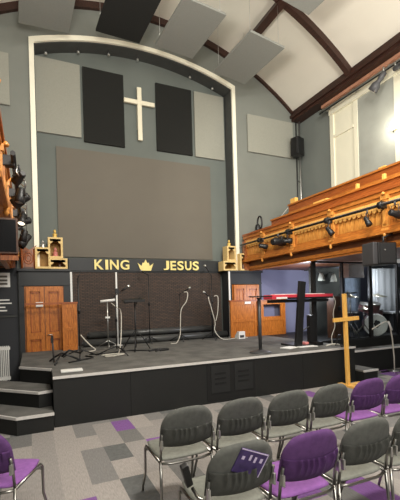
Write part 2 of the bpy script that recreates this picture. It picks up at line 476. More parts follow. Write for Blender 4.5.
cr = [(-.13, 0), (.13, 0), (.2, .19), (.105, .115), (.075, .2), (.04, .19), (.0, .28), (-.04, .19), (-.075, .2), (-.105, .115), (-.2, .19)]
o = MB().prism([(u + 2.63 - 2.9, v + .01) for u, v in cr], XZ, -.022, -.002).build('crown', 'gold', sg); o['label'] = 'pale gold crown emblem'

lt = thing('lattice_screen', 'wide dark brown woven brick-patterned screen standing under the signboard', 'screen', (2.76, YR - .1, ZS))
MB().span(-1.90, 1.99, 0, .06, 0, 1.72).build('woven_panel', 'lattice', lt)
for x in (-1.90,):
    o = MB().span(x - .022, x + .022, -.05, 0, 0, 1.72).build('edge_strip', 'white', lt); o['label'] = 'white upright edge strip'
MB().span(-1.9, 1.9, -.02, .06, 1.72, 1.745).build('top_rail', 'charcoal', lt)

for k, (x0, x1, y, z, r, lb) in enumerate(((1.05, 4.70, 8.78, ZS + .085, .085, 'front black rolled backdrop lying on the stage floor'), (1.2, 4.45, 8.98, ZS + .245, .075, 'rear black rolled backdrop raised on cradles behind the front roll'))):
    o = thing('backdrop_roll', lb, 'roll', ((x0 + x1) / 2, y, z - r))
    hw = (x1 - x0) / 2
    MB().tube([(-hw, 0, r), (hw, 0, r)], r, 18).build('tube', 'roll', o)
    for s in (-1, 1): MB().tube([(s * hw, 0, r), (s * (hw + .03), 0, r)], r * .55, 14).build('core', 'darkgrey', o)
    if k:
        for s in (-.7, .7): MB().span(s * hw - .03, s * hw + .03, -.05, .05, -(z - r - ZS), .01).build('cradle', 'black', o)

# ---------------------------------------------------------------- stage
st = thing('stage', 'low black-faced stage with grey carpeted deck and pale nosing', 'stage', (2.9, 7.2, 0))
def loc(p): return [(x - 2.9, y - 7.2) for x, y in p]
deck = [(-.18, 8.66), (-.18, 6.63), (.26, 6.13), (.25, YS), (5.72, YS), (5.72, 8.75)]
deck = [(-.18, YW - .17), (-.18, 6.63), (.26, 6.13), (.25, YS), (5.72, YS), (5.72, YW - .17), (4.70, YW - .17), (4.70, YR - .01), (.82, YR - .01), (.82, YW - .17)]
body = [(x + (.02 if x < 0 else 0), y) for x, y in deck]
MB().prism(loc(deck), XY, 0.0, ZS - .03).build('facing', 'stageblack', st)
MB().prism(loc(deck), XY, ZS - .028, ZS).build('carpet_deck', 'deck', st)
def nosing(pts, z, parent, off, name='nosing'):
    b = MB()
    for (xa, ya), (xb, yb) in zip(pts, pts[1:]):
        d = Vector((xb - xa, yb - ya, 0)); n = Vector((d.y, -d.x, 0)).normalized() * .012
        c_ = Vector(((xa + xb) / 2 - off[0], (ya + yb) / 2 - off[1], z - .012)) + n * .2
        b.box(c_, (d.length + .012, .03, .034), rotz(math.atan2(d.y, d.x)))
    return b.build(name, 'nosing', parent)
nosing([(.25, YS), (5.72, YS)], ZS, st, (2.9, 7.2))
nosing([(-.18, 6.63), (.26, 6.13)], ZS, st, (2.9, 7.2))
# vent bay in the front: flat black plate standing in for a shaded recess
vx0, vx1 = 2.53, 3.43
MB().span(vx0 - 2.9, vx1 - 2.9, YS - .006 - 7.2, YS + .02 - 7.2, .03, .62).build('vent_bay', 'ventblack', st)
for xa, xb in ((vx0 + .07, vx0 + .41), (vx1 - .40, vx1 - .05)):
    v = MB().span(xa - 2.9, xb - 2.9, YS - .014 - 7.2, YS - 7.2, .16, .60).build('vent_board', 'vent', st)
    for zz in (.30, .38, .46):
        MB().span(xa + .07 - 2.9, xb - .07 - 2.9, YS - .02 - 7.2, YS - .012 - 7.2, zz, zz + .03, bev=.003).build('louvre', 'ventblack', v)
for x in (1.3, 4.45): MB().span(x - .004 - 2.9, x + .004 - 2.9, YS - .004 - 7.2, YS - 7.2, 0, ZS - .04).build('panel_seam', 'ventblack', st)

ss = thing('stage_steps', 'two grey carpeted corner steps with pale nosings at the left of the stage', 'steps', (-.3, 5.9, 0))
def sl(p): return [(x + .3, y - 5.9) for x, y in p]
s1 = [(.24, 5.31), (.24, 6.14), (-.19, 6.62), (-.19, 8.6), (-1.1, 8.6), (-1.1, 6.3), (-.2, 5.31)]
s2 = [(.24, 5.70), (.24, 6.14), (-.19, 6.62), (-.19, 8.6), (-1.0, 8.6), (-1.0, 6.72), (.07, 5.66)]
s1 = [(.24, 5.31), (.24, 6.14), (-.19, 6.62), (-.8, 7.2), (-1.25, 6.5), (-.2, 5.31)]
s2 = [(.24, 5.70), (.24, 6.14), (-.19, 6.62), (-.6, 7.0), (-.85, 6.6), (.07, 5.66)]
MB().prism(sl(s1), XY, 0, .20).build('lower_riser', 'stageblack', ss)
MB().prism(sl(s1), XY, .202, .23).build('lower_tread', 'deck', ss)
MB().prism(sl(s2), XY, .232, .42).build('upper_riser', 'stageblack', ss)
MB().prism(sl(s2), XY, .422, .45).build('upper_tread', 'deck', ss)
nosing([(-1.25, 6.5), (-.2, 5.31), (.24, 5.31)], .23, ss, (-.3, 5.9))
nosing([(-.85, 6.6), (.07, 5.66), (.24, 5.70)], .45, ss, (-.3, 5.9))

dp = thing('side_platform', 'black lower platform with pale nosing below the drum booth', 'stage', (7.2, 6.9, 0))
MB().span(-1.46, 2.65, -.95, 1.85, 0, .46).build('facing', 'stageblack', dp)
MB().span(-1.46, 2.65, -.95, 1.85, .462, .49).build('carpet_deck', 'deck', dp)
nosing([(5.74, 5.95), (9.85, 5.95)], .49, dp, (7.2, 6.9))
MB().span(-1.46, 2.65, -.62, 1.85, .492, .68).build('drum_riser', 'stageblack', dp)
sp = thing('small_step', 'small grey block step with pale nosing at right end of the stage', 'step', (5.93, 5.55, 0))
MB().span(-.2, .16, -.33, .36, 0, .21).build('facing', 'stageblack', sp)
MB().span(-.2, .16, -.33, .36, .212, .24).build('carpet_tread', 'deck', sp)
nosing([(5.73, 5.22), (6.09, 5.22)], .24, sp, (5.93, 5.55))

# ---------------------------------------------------------------- pine gates standing before the doors
def gate(x0, x1, y, h, label, window=None, rail=None):
    o = thing('pine_gate', label, 'gate', ((x0 + x1) / 2, y, ZS))
    hw = (x1 - x0) / 2
    b = MB()
    if window:
        wx0, wx1, wz0, wz1 = window
        b.span(-hw, hw, -.02, .02, 0, wz0); b.span(-hw, hw, -.02, .02, wz1, h)
        b.span(-hw, wx0, -.02, .02, wz0, wz1); b.span(wx1, hw, -.02, .02, wz0, wz1)
    else:
        b.span(-hw, hw, -.02, .02, 0, h)
    for s in (-1, 1): b.span(s * hw - s * .07, s * hw, -.035, -.02, 0, h)
    b.span(-hw + .07, hw - .07, -.035, -.02, 0, .1)
    b.span(-hw + .07, hw - .07, -.035, -.02, h - .09, h)
    b.span(-hw + .07, hw - .07, -.035, -.02, h * .42, h * .42 + .07)
    b.build('panel', 'doorwood', o)
    MB().span(-hw - .02, hw + .02, -.05, .04, h, h + .035).build('cap_rail', 'redoak', o)
    return o
g = gate(.60, .90, 8.45, .99, 'narrow pine gate panel standing at right of the left door')
MB().span(-.86, -.15, -.03, .0, .985, 1.025).build('swing_rail', 'redoak', g)
gate(4.68, 5.46, 8.5, .93, 'solid pine gate panel standing before the right door')
gate(5.56, 6.40, 8.5, .92, 'pine gate panel with an open window, right of the right door', window=(-.28, .27, .5, .83))
o = MB().span(5.10, 5.28, 8.449, 8.464, 1.54, 1.60).build('paper_notice', 'paper', loc=(5.19, 8.464, 1.54)); tag(o, 'small white notice on the pine gate before the right door', 'notice')
o = MB().span(.1, .24, 8.625, 8.638, 1.62, 1.72).build('paper_notice', 'paper', loc=(.17, 8.638, 1.62)); tag(o, 'small white notice fixed to the left pine door', 'notice')

# ---------------------------------------------------------------- crates and ornaments on the door enclosures
def crate(x, y, z, w, d, h, label, shelf=False, rz=0):
    o = thing('wooden_crate', label, 'crate', (x, y, z), rz)
    tk = .042
    MB().span(-w / 2, w / 2, d / 2 - .015, d / 2, 0, h).build('back_board', 'crateback', o)
    for s in (-1, 1): MB().span(s * w / 2, s * (w / 2 - tk), -d / 2, d / 2 - .015, 0, h).build('side_board', 'crate', o)
    MB().span(-w / 2 + tk, w / 2 - tk, -d / 2, d / 2 - .015, 0, tk).build('bottom_board', 'crate', o)
    MB().span(-w / 2 + tk, w / 2 - tk, -d / 2, d / 2 - .015, h - tk, h).build('top_board', 'crate', o)
    b = MB()
    for k in range(7):
        b.box((0, -d / 2 + .003, h - tk - .02), (w - 2 * tk, .012, .05))
    for s in (-1, 1): b.box((s * (w / 2 - tk - .01), -d / 2 + .005, h - tk - .05), (.07, .012, .07), Matrix.Rotation(R(45), 3, 'Y'))
    b.build('arched_lip', 'crate', o)
    return o
def ornament(x, y, z, s, label, m='figure'):
    o = thing('finial_ornament', label, 'ornament', (x, y, z))
    MB().lathe([(.07 * s, 0), (.08 * s, .015 * s), (.045 * s, .04 * s), (.06 * s, .08 * s), (.055 * s, .11 * s), (.02 * s, .13 * s)], n=14).build('base', m, o)
    MB().lathe([(.018 * s, .12 * s), (.035 * s, .16 * s), (.03 * s, .2 * s), (.005 * s, .23 * s)], n=12).build('tip', m, o)
    return o
zt = 2.43
crate(.26, 8.69, zt, .30, .2, .45, 'upright pale wood crate at left of the crates above the left door')
crate(.52, 8.79, zt + .235, .30, .26, .45, 'tall upright crate on top of the low crate above the left door')
crate(.565, 8.79, zt, .38, .3, .23, 'low wide pale crate under the tall crate above the left door')
ornament(.27, 8.69, zt + .45, .75, 'silver-gold finial on the left crate above the left door', 'steel')
ornament(.52, 8.79, zt + .685, .85, 'gold finial on the tall crate above the left door')
ornament(.52, 8.75, zt + .28, .85, 'pink ornament inside the tall crate above the left door', 'pinkfig')
o = ornament(.60, 8.76, zt + .03, .75, 'small dark ornament inside the low crate above the left door', 'brown')
crate(4.82, 8.82, zt, .40, .3, .25, 'low wide pale crate at left above the right door')
crate(4.88, 8.82, zt + .255, .26, .26, .40, 'upright crate on top of the low crate above the right door')
crate(5.22, 8.69, zt, .28, .2, .45, 'upright pale crate at right of the crates above the right door')
ornament(4.88, 8.82, zt + .655, .8, 'gold finial on the stacked crate above the right door')
ornament(5.22, 8.68, zt + .03, 1.2, 'dark ornament inside the right crate above the right door', 'brown')

# ---------------------------------------------------------------- balconies
def balcony(name, label, XF, sgn, y0, y1, depth, cols, endx):
    """XF front face plane, sgn = +1 when the balcony extends towards +X"""
    root = thing(name, label, 'balcony', (XF, (y0 + y1) / 2, 0)); ym = (y0 + y1) / 2
    def sp(b, xa, xb, ya, yb, za, zb, bev=0): return b.span(sgn * xa, sgn * xb, ya - ym, yb - ym, za, zb, bev=bev)
    sp(MB(), -.05, .14, y0, y1, 3.33, 3.385, .01).build('handrail', 'redoak', root)
    b = MB(); sp(b, -.025, .1, y0, y1, 3.26, 3.33); sp(b, -.0, .1, y0, y1, 3.2, 3.26); b.build('upper_moulding', 'oakY', root)
    b = MB(); sp(b, -.07, .1, y0, y1, 2.645, 2.70); sp(b, -.035, .1, y0, y1, 2.70, 2.76); b.build('lower_moulding', 'oakY', root)
    b = MB(); sp(b, .09, .16, y0, y1, 2.53, 2.645); b.build('fascia', 'oakshade', root)  # dark tone paints the shade beneath the moulding overhang
    b = MB(); sp(b, .08, .2, y0, y1, 2.46, 2.53); sp(b, .11, .2, y0, y1, 2.42, 2.46); b.build('ledge_moulding', 'oakY', root)
    b = MB(); sp(b, .2, depth, y0, y1, 2.46, 2.56); b.build('floor_slab', 'oakshade', root)  # dark colour keeps the underside as dim as if shaded
    edges = [y1] + list(cols) + [y0]
    for a_, c_ in zip(edges, edges[1:]):
        ya, yb = c_ + .06, a_ - .06
        if yb - ya < .2: continue
        b = MB(); n = max(2, int((yb - ya) / .085)); w = (yb - ya) / n
        for k in range(n):
            sp(b, .035, .08, ya + k * w + .004, ya + (k + 1) * w - .004, 2.76, 3.2)
        sp(b, .05, .09, ya, yb, 2.76, 3.2)
        pn = b.build('board_panel', 'oakZ', root)
        # scalloped frieze at the head of the panel
        b = MB(); n = max(3, int((yb - ya) / .105)); w = (yb - ya) / n
        for k in range(n):
            c0 = ya + (k + .5) * w
            poly = [(c0 - w / 2, 3.2), (c0 - w / 2, 3.12)] + [(c0 + w * .5 * math.cos(PI + PI * j / 8), 3.12 + .10 * math.sin(PI + PI * j / 8)) for j in range(1, 8)] + [(c0 + w / 2, 3.12), (c0 + w / 2, 3.2)]
            b.prism([(u - ym, v) for u, v in poly], YZ, sgn * -.012, sgn * .012)
        b.build('scalloped_frieze', 'oakL', pn)
        b = MB(); sp(b, .015, .035, ya, ya + .05, 2.76, 3.2); sp(b, .015, .035, yb - .05, yb, 2.76, 3.2); sp(b, .015, .035, ya + .05, yb - .05, 2.76, 2.82); b.build('panel_frame', 'oakY', pn)
    for c_ in cols:
        b = MB(); sp(b, -.03, .1, c_ - .055, c_ + .055, 2.70, 3.26)
        sp(b, -.045, .1, c_ - .07, c_ + .07, 2.64, 2.74); sp(b, -.045, .1, c_ - .07, c_ + .07, 3.2, 3.27)
        b.box((sgn * -.035, c_ - ym, 2.985), (.03, .05, .36))
        p = b.build('pilaster', 'oakZ', root)
        MB().lathe([(.01, -.08), (.03, -.05), (.022, -.02), (.035, 0)], Matrix.Translation((sgn * -.05, c_ - ym, 2.645)), 10).build('pendant', 'oakZ', p)
        MB().lathe([(.03, 0), (.035, .02), (.012, .05)], Matrix.Translation((sgn * -.06, c_ - ym, 3.27)), 10).build('boss', 'oakZ', p)
    xa, xb = endx; b = MB()
    if sgn < 0: xa, xb = -.6, -.27
    b.span(xa - XF, xb - XF, y1 - .1 - ym, y1 - .002 - ym, 2.44, 3.2); b.span(xa - XF, xb - XF, y1 - .13 - ym, y1 - .1 - ym, 3.04, 3.12)
    b.build('end_block', 'carvewood', root)
    # raked pew fronts behind the parapet
    for dx, zt_, hz in ((.55, 3.68, .9), (1.12, 4.12, 1.3)):
        b = MB(); sp(b, dx, dx + .05, y0, y1 - .5, zt_ - hz, zt_); pw = b.build('pew_front', 'redoak', root)
        b = MB(); sp(b, dx - .04, dx + .07, y0, y1 - .5, zt_, zt_ + .04); b.build('pew_cap', 'oakY', pw)
        b = MB(); sp(b, dx - .02, dx, y0, y1 - .5, zt_ - .2, zt_ - .16); b.build('pew_moulding', 'oakY', pw)
    b = MB(); sp(b, .3, .54, y0, y1 - .3, 3.36, 3.39); b.build('book_ledge', 'oakY', root)
    return root
balcony('balcony', 'varnished pine balcony with panelled front along the right wall', 5.25, 1, 2.4, YW - .14, 2.1, (7.74, 6.62, 5.44, 4.25, 3.05), (5.2, 5.77))
balcony('balcony', 'varnished pine balcony at the left edge, seen nearly edge-on', -.25, -1, 2.4, YW - .14, 1.8, (7.74, 6.62, 5.44, 4.25, 3.05), (-.26, .13))
# little blocks lying on the right balcony pew caps
for k, (x, y, z, sx, sy, sz, lb) in enumerate(((6.43, 8.0, 4.16, .1, .2, .14, 'square pine block on the far end of the balcony pew'),
        (5.84, 6.35, 3.72, .09, .42, .05, 'long pale box lying on the balcony pew ledge near the middle'),
        (5.84, 5.35, 3.72, .06, .05, .12, 'small pale block at left of the pair on balcony pew ledge'),
        (5.84, 4.75, 3.72, .06, .05, .12, 'small pale block at right of the pair on balcony pew ledge'),
        (6.43, 5.25, 4.16, .08, .16, .05, 'flat pale box on top balcony pew near the window'))):
    o = MB().box((0, 0, sz / 2), (sx, sy, sz), bev=.006).build('wooden_block', 'crosswood'); o.location = (x, y, z); tag(o, lb, 'block')

# ---------------------------------------------------------------- lighting bars and stage lanterns
def bar(x, y0, y1, z, label, m='black', r=.024):
    o = thing('lighting_bar', label, 'pipe', (x, (y0 + y1) / 2, z)); hl = (y1 - y0) / 2
    MB().tube([(0, -hl, 0), (0, hl, 0)], r, 10).build('pipe', m, o)
    return o
br = bar(5.13, 2.4, 8.62, 3.1, 'black lighting bar along the right balcony front')
MB().tube([(-.028, -3.1, .012), (-.028, 1.4, .012)], .009, 6).build('pale_strip', 'steel', br)
for y in (7.74, 6.62, 5.44, 4.25, 3.05):
    b = MB(); b.box((.03, y - 5.51, .0), (.12, .09, .11), bev=.01); b.tube([(0, y - 5.55, 0), (0, y - 5.47, 0)], .055, 10); b.build('clamp', 'black', br)
bl = bar(-.12, 4.0, 8.6, 3.12, 'black lighting bar along the left balcony front')
for y in (7.74, 6.62, 5.44, 4.25):
    b = MB(); b.box((-.05, y - 6.3, .0), (.12, .09, .11), bev=.01); b.build('clamp', 'black', bl)
def lantern(loc, rz, tilt, s, label, m='black', lens='tvscreen', hang=.16):
    """stage lantern: yoke, body, lens, knob; the beam axis points to local -Y before tilt"""
    o = thing('stage_lantern', label, 'stage light', loc, rz)
    b = MB(); h = hang
    b.tube([(-.09 * s, 0, -h), (-.09 * s, 0, -.03), (.09 * s, 0, -.03), (.09 * s, 0, -h)], .008 * s, 6); b.tube([(0, 0, -.03), (0, 0, .03)], .02 * s, 8)
    b.build('yoke', 'darkgrey', o)
    T = Matrix.Translation((0, 0, -h)) @ Matrix.Rotation(R(90) + tilt, 4, 'X')
    MB().lathe([(.045 * s, -.13 * s), (.06 * s, -.11 * s), (.062 * s, -.02 * s), (.078 * s, .03 * s), (.082 * s, .13 * s), (.07 * s, .135 * s), (.07 * s, .11 * s)], T, 16).build('body', m, o)
    MB().lathe([(.069 * s, .105 * s), (.06 * s, .118 * s), (.02 * s, .124 * s)], T, 16).build('lens', lens, o)
    MB().tube([(.075 * s, 0, -h), (.115 * s, 0, -h)], .016 * s, 8).build('knob', 'blackplastic', o)
    return o
lantern((5.11, 7.55, 3.08), R(70), R(10), .8, 'small round black stage light nearest the far end of right balcony bar')
lantern((5.11, 6.95, 3.08), R(95), R(-5), 1.35, 'large black horizontal stage light on the right balcony bar', hang=.14)
lantern((5.11, 6.62, 3.06), R(60), R(0), .75, 'black stage light at right of the large one on balcony bar')
lantern((5.11, 5.36, 3.05), R(30), R(55), .68, 'black stage light tilted down below second bar clamp')
lantern((5.11, 4.50, 3.05), R(20), R(65), .62, 'slim black stage light hanging midway under the right bar')
lantern((5.11, 3.98, 3.06), R(80), R(10), .8, 'black stage light with bright lens at right end of bar', lens='lampdim')
k = 0
for (y, s, rz, ti, hg, lb, lens) in ((4.35, .62, -150, 20, .10, 'nearest the camera', 'tvscreen'), (4.7, .7, -40, 75, .2, 'second from the camera', 'steel'), (5.2, .85, -110, 30, .12, 'third from the camera', 'steel'), (5.75, .7, -20, 60, .24, 'fourth from the camera, with a pale lens', 'lampdim'), (6.3, .9, -75, 15, .16, 'fifth from the camera', 'tvscreen'), (7.0, .75, -130, 70, .26, 'sixth from the camera', 'steel'), (7.9, 1.1, -70, 50, .2, 'hanging lowest at the far end', 'tvscreen')):
    lt_ = lantern((-.075, y, 3.1), R(rz), R(ti), s, 'black stage light on left balcony bar, ' + lb, lens=lens, hang=hg)
    MB().tube([(.03, .02, .0), (.05, .03, -.06), (.03, .05, -.1), (-.02, .04, -.05)], .008, 6).build('safety_wire', 'steel', lt_)
# looped cable on the balcony rail
lp = thing('cable_coil', 'black coiled cable loop standing on the right balcony rail', 'cable', (5.36, 8.05, 3.39))
MB().tube([(0.0, .1 * math.cos(a), .2 + .17 * math.sin(a)) for a in [2 * PI * k / 20 for k in range(20)]], .022, 8, closed=True).build('loop', 'black', lp)
MB().lathe([(.07, 0), (.075, .06), (.06, .16), (.02, .2)], Matrix.Translation((0, .09, .0)), 12).build('holder', 'black', lp)
# white cable along the pew behind
pts = [(5.6, 8.62, 3.42), (5.95, 8.5, 3.6), (6.15, 8.3, 3.8), (6.3, 8.22, 4.0), (6.42, 8.2, 4.14), (6.45, 7.6, 4.175), (6.45, 6.6, 4.18)]
o = MB().tube(pts, .008, 6).build('white_cable', 'whitecable', loc=(6.2, 8.0, 4.0)); tag(o, 'thin white cable lying along the raised balcony pew at the far end', 'cable')
o = MB().tube([(5.3, 8.62, 3.1), (5.42, 8.62, 2.95), (5.5, 8.62, 2.7), (5.38, 8.62, 2.5), (5.3, 8.62, 2.44)], .012, 6).build('white_cable', 'whitecable', loc=(5.4, 8.62, 2.44)); tag(o, 'pale cable drooping over the end block of the right balcony', 'cable')

# ---------------------------------------------------------------- hanging baffles
def baffle(cx, cy, z, w, l, rz, roll, m, label):
    o = thing('ceiling_baffle', label, 'acoustic baffle', (cx, cy, z), 0)
    rot = Matrix.Rotation(rz, 3, 'Z') @ Matrix.Rotation(roll, 3, 'Y')
    MB().box((0, 0, .025), (w, l, .05), rot, bev=.006).build('panel', m, o)
    for sx in (-1, 1):
        for sy in (-1, 1):
            p = rot @ Vector((sx * w * .42, sy * l * .42, .05))
            MB().tube([p, (p.x, p.y, vault(cx + p.x) - z + .005)], .004, 5).build('hanging_wire', 'steel', o)
    return o
baffle(.42, 7.15, 7.2, .94, 1.85, R(2), R(-4), 'bafflegrey', 'grey hanging ceiling baffle at the far left')
baffle(1.88, 7.1, 7.3, .94, 1.65, R(3), R(-1), 'panelblack', 'black hanging ceiling baffle')
baffle(3.16, 7.19, 7.3, .93, 1.48, R(4), R(2), 'bafflegrey', 'grey hanging ceiling baffle right of the black one')
baffle(4.63, 7.27, 7.08, .90, 1.50, R(4), R(5), 'bafflegrey', 'grey hanging ceiling baffle lowest over the arch shoulder')
baffle(4.57, 4.80, 7.08, .92, 1.55, R(4), R(5), 'bafflegrey', 'grey hanging ceiling baffle nearest, cut by top of picture')

# ---------------------------------------------------------------- window, pipe and lamps of the right wall
w = MB()
xw = XR
w.span(xw - .02, xw - .001, 3.2, 7.54, 3.9, 6.64)
wo = struct(w.build('window_1', 'cream'))
b = MB(); b.span(xw - .06, xw - .02, 7.42, 7.54, 3.9, 6.55); b.span(xw - .05, xw - .02, 6.64, 6.76, 3.9, 6.5); b.span(xw - .05, xw - .02, 5.46, 5.64, 3.9, 6.5); b.span(xw - .07, xw - .02, 4.5, 4.62, 3.9, 6.5)
b.build('window_frame', 'cream', wo)
b = MB(); b.span(xw - .06, xw - .02, 6.76, 7.42, 5.80, 5.86); b.span(xw - .09, xw - .02, 3.2, 7.54, 6.42, 6.56); b.build('moulding', 'cream', wo)
MB().span(xw - .035, xw - .02, 5.64, 6.64, 3.9, 6.42).build('pane', 'winglass', wo)
MB().span(xw - .035, xw - .02, 4.62, 5.46, 3.9, 6.42).build('pane', 'winglass', wo)
bar2 = bar(7.12, 3.0, 7.7, 6.55, 'pale steel lighting bar high along the right wall', 'steel', .028)
for y in (7.6, 6.6, 5.6, 4.6):
    MB().box((.11, y - 5.35, .03), (.2, .05, .05)).build('bracket', 'steel', bar2)
MB().tube([(-.06, -2.3, -.07), (-.06, 2.3, -.07)], .016, 8).build('cable_run', 'black', bar2)
def floodspot(loc, d, s, label):
    o = thing('track_spotlight', label, 'spotlight', loc)
    d = Vector(d).normalized(); q = Vector((0, 0, 1)).rotation_difference(d).to_matrix().to_4x4()
    MB().tube([(0, 0, .06), (0, 0, -.06)], .02, 8).build('bracket', 'steel', o)
    T = Matrix.Translation((0, 0, -.08)) @ q
    MB().lathe([(.02, -.05), (.055, -.03), (.062, .1), (.05, .14), (.055, .17), (.1, .24), (.105, .36), (.09, .37)], T @ Matrix.Scale(s, 4), 16).build('body', 'darkgrey', o)
    MB().lathe([(.085, .365), (.03, .385)], T @ Matrix.Scale(s, 4), 14).build('lens', 'steel', o)
floodspot((7.03, 5.66, 6.5), (-.2, .75, -.8), 1.0, 'dark grey spotlight pointing down from the high wall bar')
floodspot((7.03, 5.38, 6.45), (-.1, -.95, .0), .9, 'dark grey spotlight at the picture edge on high wall bar')
fl = thing('wall_floodlight', 'bright glowing floodlight on the right wall window', 'lamp', (7.2, 5.62, 5.30))
MB().box((.05, 0, 0), (.07, .14, .14), bev=.01).build('housing', 'white', fl)
MB().lathe([(.075, 0), (.07, .03), (.03, .05)], Matrix.Translation((.015, 0, 0)) @ Matrix.Rotation(R(-90), 4, 'Y'), 18).build('lens', 'lamp', fl)

# loudspeaker and conduit in the corner
spk = thing('wall_loudspeaker', 'small black loudspeaker mounted high in the right wall corner', 'loudspeaker', (7.0, 8.5, 5.68))
MB().box((0, 0, .25), (.3, .26, .5), rotz(R(20)), bev=.02).build('cabinet', 'blackplastic', spk)
MB().box((-.045, -.125, .25), (.26, .02, .46), rotz(R(20)), bev=.006).build('grille', 'grille', spk)
MB().tube([(.05, .1, .12), (.15, .29, .12)], .02, 8).build('bracket', 'steel', spk)
o = thing('conduit', 'thin metal conduit running down the right wall corner', 'pipe', (7.25, 8.7, 2.57))
MB().tube([(0, 0, .0), (0, 0, 4.3)], .022, 8).build('pipe', 'steel', o)
MB().tube([(-.07, .06, 0), (-.07, .06, 4.3)], .016, 8).build('dark_cable', 'black', o)
for z in (.6, 1.6, 2.5, 3.4): MB().box((.0, .05, z), (.06, .1, .03)).build('clip', 'steel', o)

# big hanging speaker under the right balcony
hs = thing('hanging_loudspeaker', 'large black loudspeaker hung below the right balcony front', 'loudspeaker', (4.98, 4.15, 2.13))
rs = rotz(R(-14))
MB().box((.02, 0, .17), (.32, .28, .34), rs, bev=.02).build('cabinet', 'blackplastic', hs)
MB().box((-.185, .045, .17), (.08, .28, .34), rs, bev=.015).build('side_flange', 'darkgrey', hs)
MB().box((-.01, -.135, .17), (.26, .02, .30), rs, bev=.008).build('grille', 'grille', hs)
MB().lathe([(.012, 0), (.010, .01)], Matrix.Translation((-.06, -.125, .22)) @ Matrix.Rotation(R(90), 4, 'X'), 10).build('badge', 'steel', hs)
b = MB(); b.tube([(.1, .03, .33), (.1, .03, .44), (.3, .03, .50)], .02, 8); b.build('mount', 'black', hs)
# ---------------------------------------------------------------- left edge: television, carved end, signs, radiator
tv = thing('television', 'black flat monitor hung in a dark wood frame at the left edge', 'television', (-.36, 3.6, 2.10))
MB().span(-.275, .275, .0, .05, .0, .31, bev=.006).build('frame', 'brown', tv)
MB().span(-.255, .26, -.008, 0, .02, .292).build('screen', 'tvscreen', tv)
MB().span(-.12, .12, .05, .1, .08, .22).build('mount', 'black', tv)
MB().tube([(-.1, .08, .1), (-.1, .08, .318)], .02, 8).build('mount_pole', 'black', tv)
b = MB(); b.span(-.275, .275, -.05, .05, -.05, -.035); b.span(-.275, .275, -.055, -.045, -.06, -.02); b.span(-.27, .27, .03, .05, -.04, .0)
b.build('lower_ledge', 'carvewood', tv)
o = thing('wall_sign', 'white paper notice with grey print on the charcoal wall at left', 'sign', (-.6, YW - .03, 2.05))
MB().span(-.22, .22, -.012, 0, 0, .3).build('sheet', 'paper', o)
for z in (.05, .12, .20): MB().span(-.18, .17, -.016, -.012, z, z + .04).build('printed_line', 'screenframe', o)
o = thing('wall_sign', 'dark board with four white lines of lettering by the left door', 'sign', (-.7, YW - .03, 1.5))
MB().span(-.32, .36, -.014, 0, -.02, .36).build('board', 'darkwall', o)
for z, e in ((.27, .30), (.20, .34), (.12, .22), (.05, .25)):
    MB().span(-.3, e, -.018, -.014, z, z + .026).build('text_line', 'white', o)
rd = thing('radiator', 'white ribbed radiator on the wall at the left edge', 'radiator', (-.86, YW - .17, .12))
b = MB()
for k in range(26): b.span(-.44 + k * .034, -.42 + k * .034, -.03, .06, 0.02, .72, bev=.006)
b.span(-.44, .45, -.015, .045, .03, .09); b.span(-.44, .45, -.015, .045, .64, .70); b.build('fins', 'white', rd)
for x in (-.35, .35): MB().span(x - .02, x + .02, .02, .09, -.12, .1).build('foot', 'white', rd)
cv = thing('carved_chair_back', 'carved reddish wooden chair back above the left door, beside the crates', 'carving', (-.02, 8.7, 2.43))
b = MB()
prof = [(-.14, 0), (.13, 0), (.13, .42), (.165, .5), (.10, .46), (.02, .40), (-.06, .46), (-.13, .56), (-.15, .44)]
b.prism(prof, XZ, -.03, .03); b.build('back_board', 'carvewood', cv)
b = MB()
for x in (-.125, .115): b.tube([(x, -.04, 0), (x, -.04, .42)], .018, 8)
for r_ in (.05, .09): b.tube([(r_ * math.cos(2 * PI * k / 16), -.035, .22 + r_ * 1.3 * math.sin(2 * PI * k / 16)) for k in range(16)], .012, 6, closed=True)
b.build('carving', 'redoak', cv)
MB().span(-.14, .13, -.04, .06, 0, .04).build('foot_rail', 'brown', cv)

# ---------------------------------------------------------------- stage equipment
def tripod_legs(o, r, h, m='black', n=3, a0=.4, rad=.011):
    for k in range(n):
        a = a0 + 2 * PI * k / n
        lg = MB().tube([(0, 0, h), (r * .55 * math.cos(a), r * .55 * math.sin(a), h * .55), (r * math.cos(a), r * math.sin(a), .012)], rad, 7).build('leg', m, o)
def mic_stand(x, y, hgt, label, boom=None, base=.3, m='black', mic=True, a0=.4):
    o = thing('microphone_stand', label, 'microphone stand', (x, y, ZS))
    tripod_legs(o, base, .16, m, a0=a0)
    MB().tube([(0, 0, .1), (0, 0, hgt)], .011, 8).build('pole', m, o)
    MB().lathe([(.022, 0), (.024, .06), (.018, .09)], Matrix.Translation((0, 0, hgt * .55)), 10).build('clutch', 'blackplastic', o)
    end = Vector((0, 0, hgt))
    if boom:
        d = Vector(boom)
        MB().tube([Vector((0, 0, hgt)) - d * .3, Vector((0, 0, hgt)) + d], .009, 7).build('boom', m, o)
        end = Vector((0, 0, hgt)) + d
    if mic:
        dr = Vector(boom).normalized() if boom else Vector((0, -.6, .8))
        q = Vector((0, 0, 1)).rotation_difference(dr).to_matrix().to_4x4()
        mc = MB().lathe([(.014, 0), (.02, .12), (.022, .14)], Matrix.Translation(end) @ q, 10).build('microphone', 'blackplastic', o)
        MB().lathe([(.02, .14), (.03, .165), (.03, .19), (.012, .21)], Matrix.Translation(end) @ q, 10).build('microphone_head', 'steel', mc)
    return o
mic_stand(.79, 7.08, 1.45, 'tall black microphone stand in front of the left gate', (.05, .0, .12), .34, mic=False)
o = mic_stand(1.47, 7.15, 1.12, 'black microphone stand with raised clip in front of the white pole', (.12, .02, .08), .36, a0=.9)
mic_stand(2.56, 9.0 - .38, 1.62, 'thin black microphone stand behind the music stand', (-.04, .1, .05), .28)
